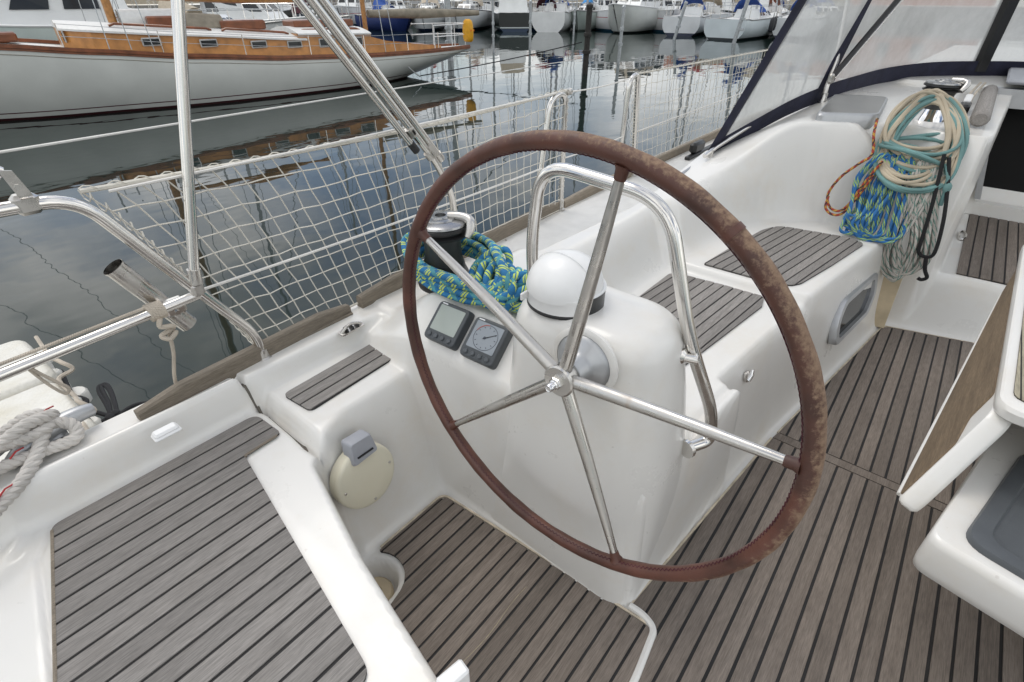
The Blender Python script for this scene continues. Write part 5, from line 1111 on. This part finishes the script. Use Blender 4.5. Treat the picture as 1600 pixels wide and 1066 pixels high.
for s_, y, z1 in ((9.13, 1.18, 1.13), (8.75, 1.26, 1.06), (9.5, 1.20, 1.15), (3.33, 1.0, .76), (3.0, .95, .76)):
    top_s = 9.05 if s_ > 6 else 3.25; hh = 12 if s_ > 6 else 7.2
    MB().tube([(s_, y*1.0, z1), (top_s, .08, hh)], .009, 5).build('shroud', 'galv', yw)
    MB().tube([(s_, -y*1.0, z1), (top_s, -.08, hh)], .009, 5).build('shroud', 'galv', yw)
MB().tube([(14.2, 0, 1.6), (9.05, 0, 13)], .009, 5).build('forestay', 'galv', yw); MB().tube([(12.8, 0, 1.5), (9.05, 0, 10)], .009, 5).build('forestay', 'galv', yw)
for k, s_ in enumerate((1.4, 2.6, 4.0, 5.5, 7.0, 8.6, 10.2)):
    b = interp(s_, bm_); z = interp(s_, sh_); MB().tube([(s_, b-.05, z), (s_, b-.05, z+.45)], .011, 6).build('stanchion', 'steel', yw)
for hh in (.44, .24): MB().tube([(s_, interp(s_, bm_)-.05, interp(s_, sh_)+hh) for s_ in [1.4+k*.55 for k in range(17)]], .005, 4).build('guard_wire', 'galv', yw)
for hh in (.34, .62): MB().tube(cr([(1.5, .62, .70+hh), (.8, .50, .70+hh), (.15, .28, .70+hh), (-.02, 0, .70+hh), (.15, -.28, .70+hh), (.8, -.5, .70+hh), (1.5, -.62, .70+hh)], 5), .013, 6).build('stern_pulpit', 'white_plastic', yw)
for x_, y_ in ((1.5, .62), (.8, .50), (.15, .28), (.15, -.28), (.8, -.5)): MB().tube([(x_, y_, .70), (x_, y_, 1.33)], .012, 6).build('pulpit_leg', 'white_plastic', yw)
by = thing('horseshoe_buoy', 'bright yellow lifebuoy in its cover on the stern pulpit of the wooden yacht', 'lifebuoy', (13.36, 12.78, .12))
m = MB(); rows = []
for k, (z, a, b) in enumerate(((.0, .05, .12), (.03, .085, .17), (.12, .10, .20), (.30, .10, .21), (.48, .10, .19), (.56, .08, .15), (.60, .04, .08))): rows.append([(13.33+a*math.cos(R(q)), 12.74+b*math.sin(R(q)), .19+z) for q in range(0, 360, 30)])
m.grid(rows, True); m.add(rows[0], [tuple(range(11, -1, -1))]); m.add(rows[-1], [tuple(range(12))]); m.build('cover', 'buoy_yellow', by)
MB().box((13.33, 12.56, .50), (.15, .02, .04)).build('strap', 'orange', by)
m = MB(); m.tube(cr([(2.8, .55, .52), (2.4, .50, .46), (2.1, .42, .40)], 4), .01, 5); 

# ------------------------------------------------------------------ other moored boats
def boat(name, label, cat, loc, head, L_, B_, F_, hm, cabin=True, kind='sail', canvas=None, mastx=.1, masth=11, rake=.9, group=None, stern_in=.8, fly=False, boom='canvas_blue', windows=4):
    t = thing(name, label, cat, (loc[0], loc[1], WZ), head, group, world=False)
    bm2 = [(0, stern_in), (.25, .95), (.5, 1), (.7, .88), (.87, .52), (1, .02)]; st2 = []
    for k in range(21):
        q = k/20; st2.append((-L_/2+L_*q, B_/2*interp(q, bm2), F_*(1.0+.28*q*q+(.05 if q < .1 else 0)), -.35 if q < .85 else -.35+.33*(q-.85)/.15, rake*max(0, (q-.6)/.4)**1.5))
    m = MB(); rows = loft(st2, 8, 3.4 if kind == 'sail' else 4.5); m.grid(rows); m.add(rows[0], [tuple(range(len(rows[0])))]); m.build('hull', hm, t)
    m = MB(); m.grid([[(x, -b*.985, z-.03), (x, 0, z+.02), (x, b*.985, z-.03)] for x, b, z, *_ in st2]); m.build('deck', 'deck_white', t)
    MB().tube([(x, b+.0, z) for x, b, z, *_ in st2]+[(x, -b, z) for x, b, z, *_ in st2[::-1]], .035, 5).build('toe_rail', 'win_frame' if kind == 'sail' else 'hull_white', t)
    def house(x0, x1, w0, w1, z0, z1, slope0, slope1, mt, nm):
        m = MB(); b4 = [(x0, -w0, z0), (x0, w0, z0), (x1, w1, z0), (x1, -w1, z0)]; t4 = [(x0+slope0, -w0*.86, z1), (x0+slope0, w0*.86, z1), (x1-slope1, w1*.80, z1), (x1-slope1, -w1*.80, z1)]
        m.add(b4+t4, [(0, 1, 5, 4), (1, 2, 6, 5), (2, 3, 7, 6), (3, 0, 4, 7), (4, 5, 6, 7)]); o = m.build(nm, mt, t, False); return o, b4, t4
    def wins(o, b4, t4, n, lo=.3, hi=.78, faces=((1, 2), (2, 3), (3, 0))):
        for (i, j) in faces:
            A, B__, C, D = Vector(b4[i]), Vector(b4[j]), Vector(t4[j]), Vector(t4[i]); nn = (B__-A).cross(D-A).normalized()*.012
            nw = n if (i, j) != (2, 3) else 2
            for k in range(nw):
                u0, u1 = (k+.14)/nw, (k+.86)/nw; P4 = [A.lerp(B__, u).lerp(D.lerp(C, u), v) for u, v in ((u0, lo), (u1, lo), (u1, hi), (u0, hi))]
                cc = sum((p for p in P4), Vector())/4
                if (cc-Vector((0, 0, 0))).dot(nn) < 0: nn = -nn
                m = MB(); m.slab([p+nn*.2 for p in P4], nn, .012); wf = m.build('window', 'window', o, False)
    zd = F_*1.08
    if kind == 'sail':
        o, b4, t4 = house(-L_*.12, L_*.24, B_*.30, B_*.20, zd-.05, zd+.38, .06, .7, 'hull_white', 'cabin'); wins(o, b4, t4, windows)
        if canvas: m = MB(); m.grid([[(-L_*.14+.9*u, B_*.30*math.cos(R(a)), zd+.25+.75*math.sin(R(a))*(1-.55*u)) for a in range(0, 181, 20)] for u in (0, .3, .6, 1)]); m.build('sprayhood', canvas, t)
        MB().tube([(-L_*.05+L_*mastx, 0, zd+.3), (-L_*.05+L_*mastx, 0, masth)], [.075, .06], 8).build('mast', 'mast_alu', t)
        m = MB(); m.tube([(L_*(mastx-.06), 0, zd+1.25), (L_*(mastx-.2), 0, zd+1.3), (-L_*.30, 0, zd+1.25)], [.10, .16, .08], 8); m.build('boom_cover', boom, t)
        for sg in (1, -1): MB().tube([(L_*(mastx-.07), sg*B_*.46, zd), (L_*(mastx-.05), 0, masth*.96)], .014, 4).build('shroud', 'galv', t)
        MB().tube([(L_*.49, 0, F_*1.27), (L_*(mastx-.05), 0, masth*.98)], .02, 4).build('forestay', 'galv', t); MB().tube([(-L_*.49, 0, zd), (L_*(mastx-.05), 0, masth)], .012, 4).build('backstay', 'galv', t)
        for q in (.06, .25, .5, .75, .95):
            b = B_/2*interp(q, bm2)-.05
            for sg in (1, -1): MB().tube([(-L_/2+L_*q, sg*b, zd-.1), (-L_/2+L_*q, sg*b, zd+.55)], .016, 5).build('stanchion', 'steel', t)
        for sg in (1, -1): MB().tube([(-L_/2+L_*q/20, sg*(B_/2*interp(q/20, bm2)-.05), zd+.54) for q in range(1, 20)], .012, 4).build('guard_wire', 'galv', t)
    else:
        o, b4, t4 = house(-L_*.30, L_*.22, B_*.40, B_*.30, zd-.05, zd+.85, .1, .9, 'hull_white', 'cabin'); wins(o, b4, t4, windows, .45, .85)
        o2, b5, t5 = house(-L_*.26, L_*.10, B_*.36, B_*.30, zd+.86, zd+1.45, .1, .35, canvas or 'hull_white', 'wheelhouse')
        if fly: wins(o2, b5, t5, 2, .2, .85)
        for sg in (1, -1): MB().tube([(L_*(.05+.42*q/8), sg*(B_/2*interp(.55+.44*q/8, bm2)-.03), zd+.65) for q in range(9)], .018, 5).build('bow_rail', 'steel', t)
        for q in (0, 3, 6, 8):
            for sg in (1, -1): MB().tube([(L_*(.05+.42*q/8), sg*(B_/2*interp(.55+.44*q/8, bm2)-.03), zd), (L_*(.05+.42*q/8), sg*(B_/2*interp(.55+.44*q/8, bm2)-.03), zd+.65)], .016, 5).build('rail_post', 'steel', t)
        MB().tube([(-L_*.1, 0, zd+1.4), (-L_*.1, 0, zd+3.2)], .03, 6).build('aerial', 'mast_alu', t)
    return t
toc = lambda x, y: math.atan2(-y, -x)         # heading that points at the camera
def sb(label, x, y, off, L_, B_, F_, hm, **k): return boat('moored_sailboat', label, 'sailboat', (x, y), toc(x, y)+R(off), L_, B_, F_, hm, **k)
sb('small sailing boat wrapped in a dark blue cover behind the wooden yacht stern', 27.0, 33.4, 35, 5.5, 2.2, .85, 'hull_blue', canvas='canvas_blue', masth=9, boom='canvas_blue')
sb('pale grey green sailing boat between the blue covered boat and the cruiser', 37.0, 40.0, -40, 6.5, 2.4, .95, 'hull_green', canvas='canvas_beige', masth=11, boom='sail_cover')
boat('cabin_cruiser', 'white cabin cruiser with thin red line and blue waterline beyond the yellow buoy', 'cruiser', (37.0, 32.6), R(-40), 6.0, 2.4, .80, 'hull_w_blue', kind='motor', windows=3, masth=3)
sb('black hulled sailing boat with a pale stripe', 35.2, 25.4, 150, 6.5, 2.4, .95, 'hull_blk', canvas='canvas_maroon', masth=11, boom='red')
sb('pale green sailing boat with sky blue canopy beside the dark piling', 37.0, 23.5, -12, 7.5, 2.4, .95, 'hull_green', canvas='canvas_sky', masth=12, boom='canvas_sky')
boat('motor_yacht', 'large cream motor yacht with tall wheelhouse, bow towards the left', 'motor yacht', (36.4, 19.4), toc(36, 19)+R(-22), 7.5, 2.9, 1.25, 'hull_cruiser', kind='motor', canvas='canvas_beige', fly=True, masth=4, rake=1.3)
sb('white sailing yacht with navy waterline next to the large motor yacht', 37.4, 15.8, 170, 7.5, 2.4, .95, 'hull_w_navy', canvas='canvas_blue', masth=13, boom='canvas_blue', stern_in=.88)
sb('pale blue white sailing yacht with black fenders, rightmost of the near row', 35.8, 11.6, 158, 7.0, 2.5, .92, 'hull_pale', canvas='canvas_blue', masth=13, boom='canvas_blue', stern_in=.9)
sb('white sailing boat with blue canopy half hidden by the sprayhood', 39.0, 9.6, 172, 7.5, 2.4, .95, 'hull_w_navy', canvas='canvas_blue', masth=12, boom='canvas_blue')
boat('motor_yacht', 'white motor boat with dark red cover behind the bow of the wooden yacht', 'motor yacht', (4.3, 22.5), R(172), 8.0, 3.0, 1.25, 'hull_green', kind='motor', canvas='canvas_maroon', masth=4, windows=3)
sb('white sailing boat directly behind the mast of the wooden yacht', 9.6, 22.5, 60, 6.5, 2.4, 1.0, 'hull_white', canvas='canvas_beige', masth=11, boom='deck_white')
sb('white sailing boat behind the doghouse of the wooden yacht', 17.5, 27.5, 30, 6.5, 2.4, .95, 'hull_w_navy', canvas='canvas_maroon', masth=11, boom='red')
boat('motor_yacht', 'white motor boat moored behind the cabin of the wooden yacht', 'motor yacht', (13.8, 26.5), R(-60), 6.5, 2.5, 1.0, 'hull_white', kind='motor', canvas='deck_white', masth=4, windows=3)
# the farther rows, too far to tell one boat of a kind from another
random.seed(17)
kinds = [('small white sailing boat with blue canopy in the far rows of moorings', 'hull_white', 'canvas_blue', 'canvas_blue', 'sail'), ('small white motor boat with dark windows in the far rows of moorings', 'hull_w_blue', 'hull_white', 'red', 'motor'), ('small sailing boat with navy waterline and red boom cover in the far rows', 'hull_w_navy', 'canvas_beige', 'red', 'sail'), ('small dark hulled motor boat with beige top in the far rows', 'hull_blk', 'canvas_beige', 'red', 'motor')]
spots = []
for rr in (43.5, 52):
    a0 = 11.5+random.uniform(0, 2)
    while a0 < 79:
        if not (a0 > 50 and rr < 45): spots.append((rr, a0))
        a0 += 4.2*44/rr+random.uniform(-.5, .6)
protos = {}
for k, (rr, a0) in enumerate(spots):
    kd = (k*3+k//4) % 4; x_, y_ = rr*math.cos(R(a0)), rr*math.sin(R(a0)); hd = toc(x_, y_)+(math.pi if random.random() < .5 else 0)+random.uniform(-.35, .35); s_ = random.uniform(.9, 1.12)
    if kd not in protos: protos[kd] = boat('distant_sailboat' if kinds[kd][4] == 'sail' else 'distant_motorboat', kinds[kd][0], 'sailboat' if kinds[kd][4] == 'sail' else 'motor boat', (x_, y_), hd, 7.5, 2.5, 1.0, kinds[kd][1], canvas=kinds[kd][2], boom=kinds[kd][3], masth=11.5, group=kinds[kd][0].replace('small ', ''), windows=3, kind=kinds[kd][4], fly=True); continue
    c = copy_tree(protos[kd]); c.location = (x_, y_, WZ); c.rotation_euler = (0, 0, hd); c.scale = (s_, s_, s_)
# fenders on the rightmost yacht
for k, (x_, y_, lb) in enumerate(((33.55, 9.78, 'left'), (34.7, 10.0, 'middle'), (35.9, 10.3, 'right'))):
    t = thing('fender', 'black fender on the pale yacht side, %s one of three' % lb, 'fender', (x_, y_, .10))
    at(MB().lathe([(.02, -.36), (.10, -.30), (.125, -.18), (.125, .16), (.10, .26), (.03, .32)], 12), (x_, y_, .10)).build('body', 'fender', t); MB().tube([(x_, y_, .40), (x_+.05, y_+.02, .60)], .012, 5).build('line', 'rope_black', t)

# ------------------------------------------------------------------ pilings and lines
def piling(x, y, ztop, r_, mt, label, cap=True, lean_=(0, 0), sign=False):
    t = thing('piling', label, 'piling', (x, y, WZ))
    MB().tube([(x, y, WZ-1.2), (x, y, WZ), (x+lean_[0], y+lean_[1], ztop)], r_, 14).build('shaft', mt, t)
    at(MB().lathe([(r_*1.25, -.05), (r_*1.25, .02), (r_*.5, .06)], 14), (x+lean_[0], y+lean_[1], ztop)).build('cap', 'galv' if mt == 'galv' else mt, t)
    for zz, k in ((-.1, 1.5), (.35, 1.35)): at(MB().lathe([(r_*1.05, 0), (r_*k, .01), (r_*k, .10), (r_*1.05, .11)], 14), (x+lean_[0]*.4, y+lean_[1]*.4, zz)).build('collar', 'galv' if mt == 'galv' else mt, t)
    return t
pl0 = piling(15.286, 9.665, 1.13, .085, 'pile_dark', 'tall black piling standing alone in mid water above the gate')
piling(20.94, 16.23, 1.16, .055, 'galv', 'slim galvanised piling to the left of the black piling')
piling(18.45, 10.3, 1.05, .055, 'galv', 'slim galvanised piling with collars in front of the large motor yacht')
piling(31.02, 14.0, 1.05, .085, 'galv', 'galvanised piling in front of the white yacht with navy waterline', lean_=(.1, -.3))
piling(30.42, 10.5, 3.2, .095, 'galv', 'tall galvanised piling in front of the pale yacht with fenders', lean_=(.1, -.5))
piling(18.97, 16.67, 3.0, .045, 'galv', 'thin tall galvanised pole in front of the cabin cruiser')
piling(15.42, 15.70, 3.0, .11, 'galv', 'thick grey steel post just beyond the yellow lifebuoy')
piling(30.66, 20.4, .7, .06, 'galv', 'short galvanised piling beside the pale green boat')
wire('mooring_line', 'long white line stretched across the water in front of the wooden yacht', sag((-1.3, 3.35, .79), (15.205, 9.791, -.231), .0, 30), .0085, 'wire', 'rope')
wire('mooring_line', 'dark mooring line from the stern of the wooden yacht to the black piling', sag((10.9, 12.35, -.5), (15.20, 9.80, .21), .05, 14), .014, 'rope_black', 'rope')
wire('mooring_chain', 'short grey chain hanging under the counter of the wooden yacht', sag((10.55, 12.42, -.25), (10.9, 12.35, -.52), .02, 6), .018, 'galv', 'chain')
# ------------------------------------------------------------------ far shore
q_ = MB(); q_.box((66, 30, -.1), (3, 160, 1.3)); q_.box((20, 66, -.1), (90, 3, 1.3)); structure(q_.build('quay', 'quay', None, False))
random.seed(5)
def building(x, y, w_, d, hgt, wm_, label, face):
    t = thing('harbour_building', label, 'building', (x, y, .5), face, world=False)
    MB().box((0, 0, hgt/2), (d, w_, hgt)).build('wall', wm_, t, False)
    m = MB(); m.add([(-d/2-.3, -w_/2-.3, hgt), (d/2+.3, -w_/2-.3, hgt), (d/2+.3, w_/2+.3, hgt), (-d/2-.3, w_/2+.3, hgt), (0, -w_/2, hgt+2), (0, w_/2, hgt+2)], [(0, 1, 4), (1, 2, 5, 4), (2, 3, 5), (3, 0, 4, 5), (3, 2, 1, 0)]); m.build('roof', 'roof', t, False)
    n = max(2, int(w_/3))
    for fl in range(int(hgt/3)):
        for k in range(n):
            MB().box((-d/2-.02, -w_/2+(k+.5)*w_/n, 1.6+fl*3), (.08, 1.0, 1.4)).build('window', 'window', t, False)
cols = ['wall_orange', 'wall_cream', 'stone', 'wall_cream', 'stone', 'wall_cream', 'stone']
for k, (x_, y_, w_, hh) in enumerate(((78, 8, 12, 3.6), (79, 22, 15, 3.2), (78, 38, 14, 3.4), (80, 55, 15, 3.1), (60, 80, 16, 3.5), (36, 82, 18, 3.4), (8, 82, 18, 3.6))):
    building(x_, y_, w_, 10, hh, cols[k], '%s harbour building on the far quay, number %s counted from the right' % ({'wall_cream': 'cream', 'wall_orange': 'orange', 'stone': 'grey stone'}[cols[k]], ['one', 'two', 'three', 'four', 'five', 'six', 'seven'][k]), 0 if y_ < 70 else R(90))
for o in bpy.data.objects:
    if '_world' in o: del o['_world']
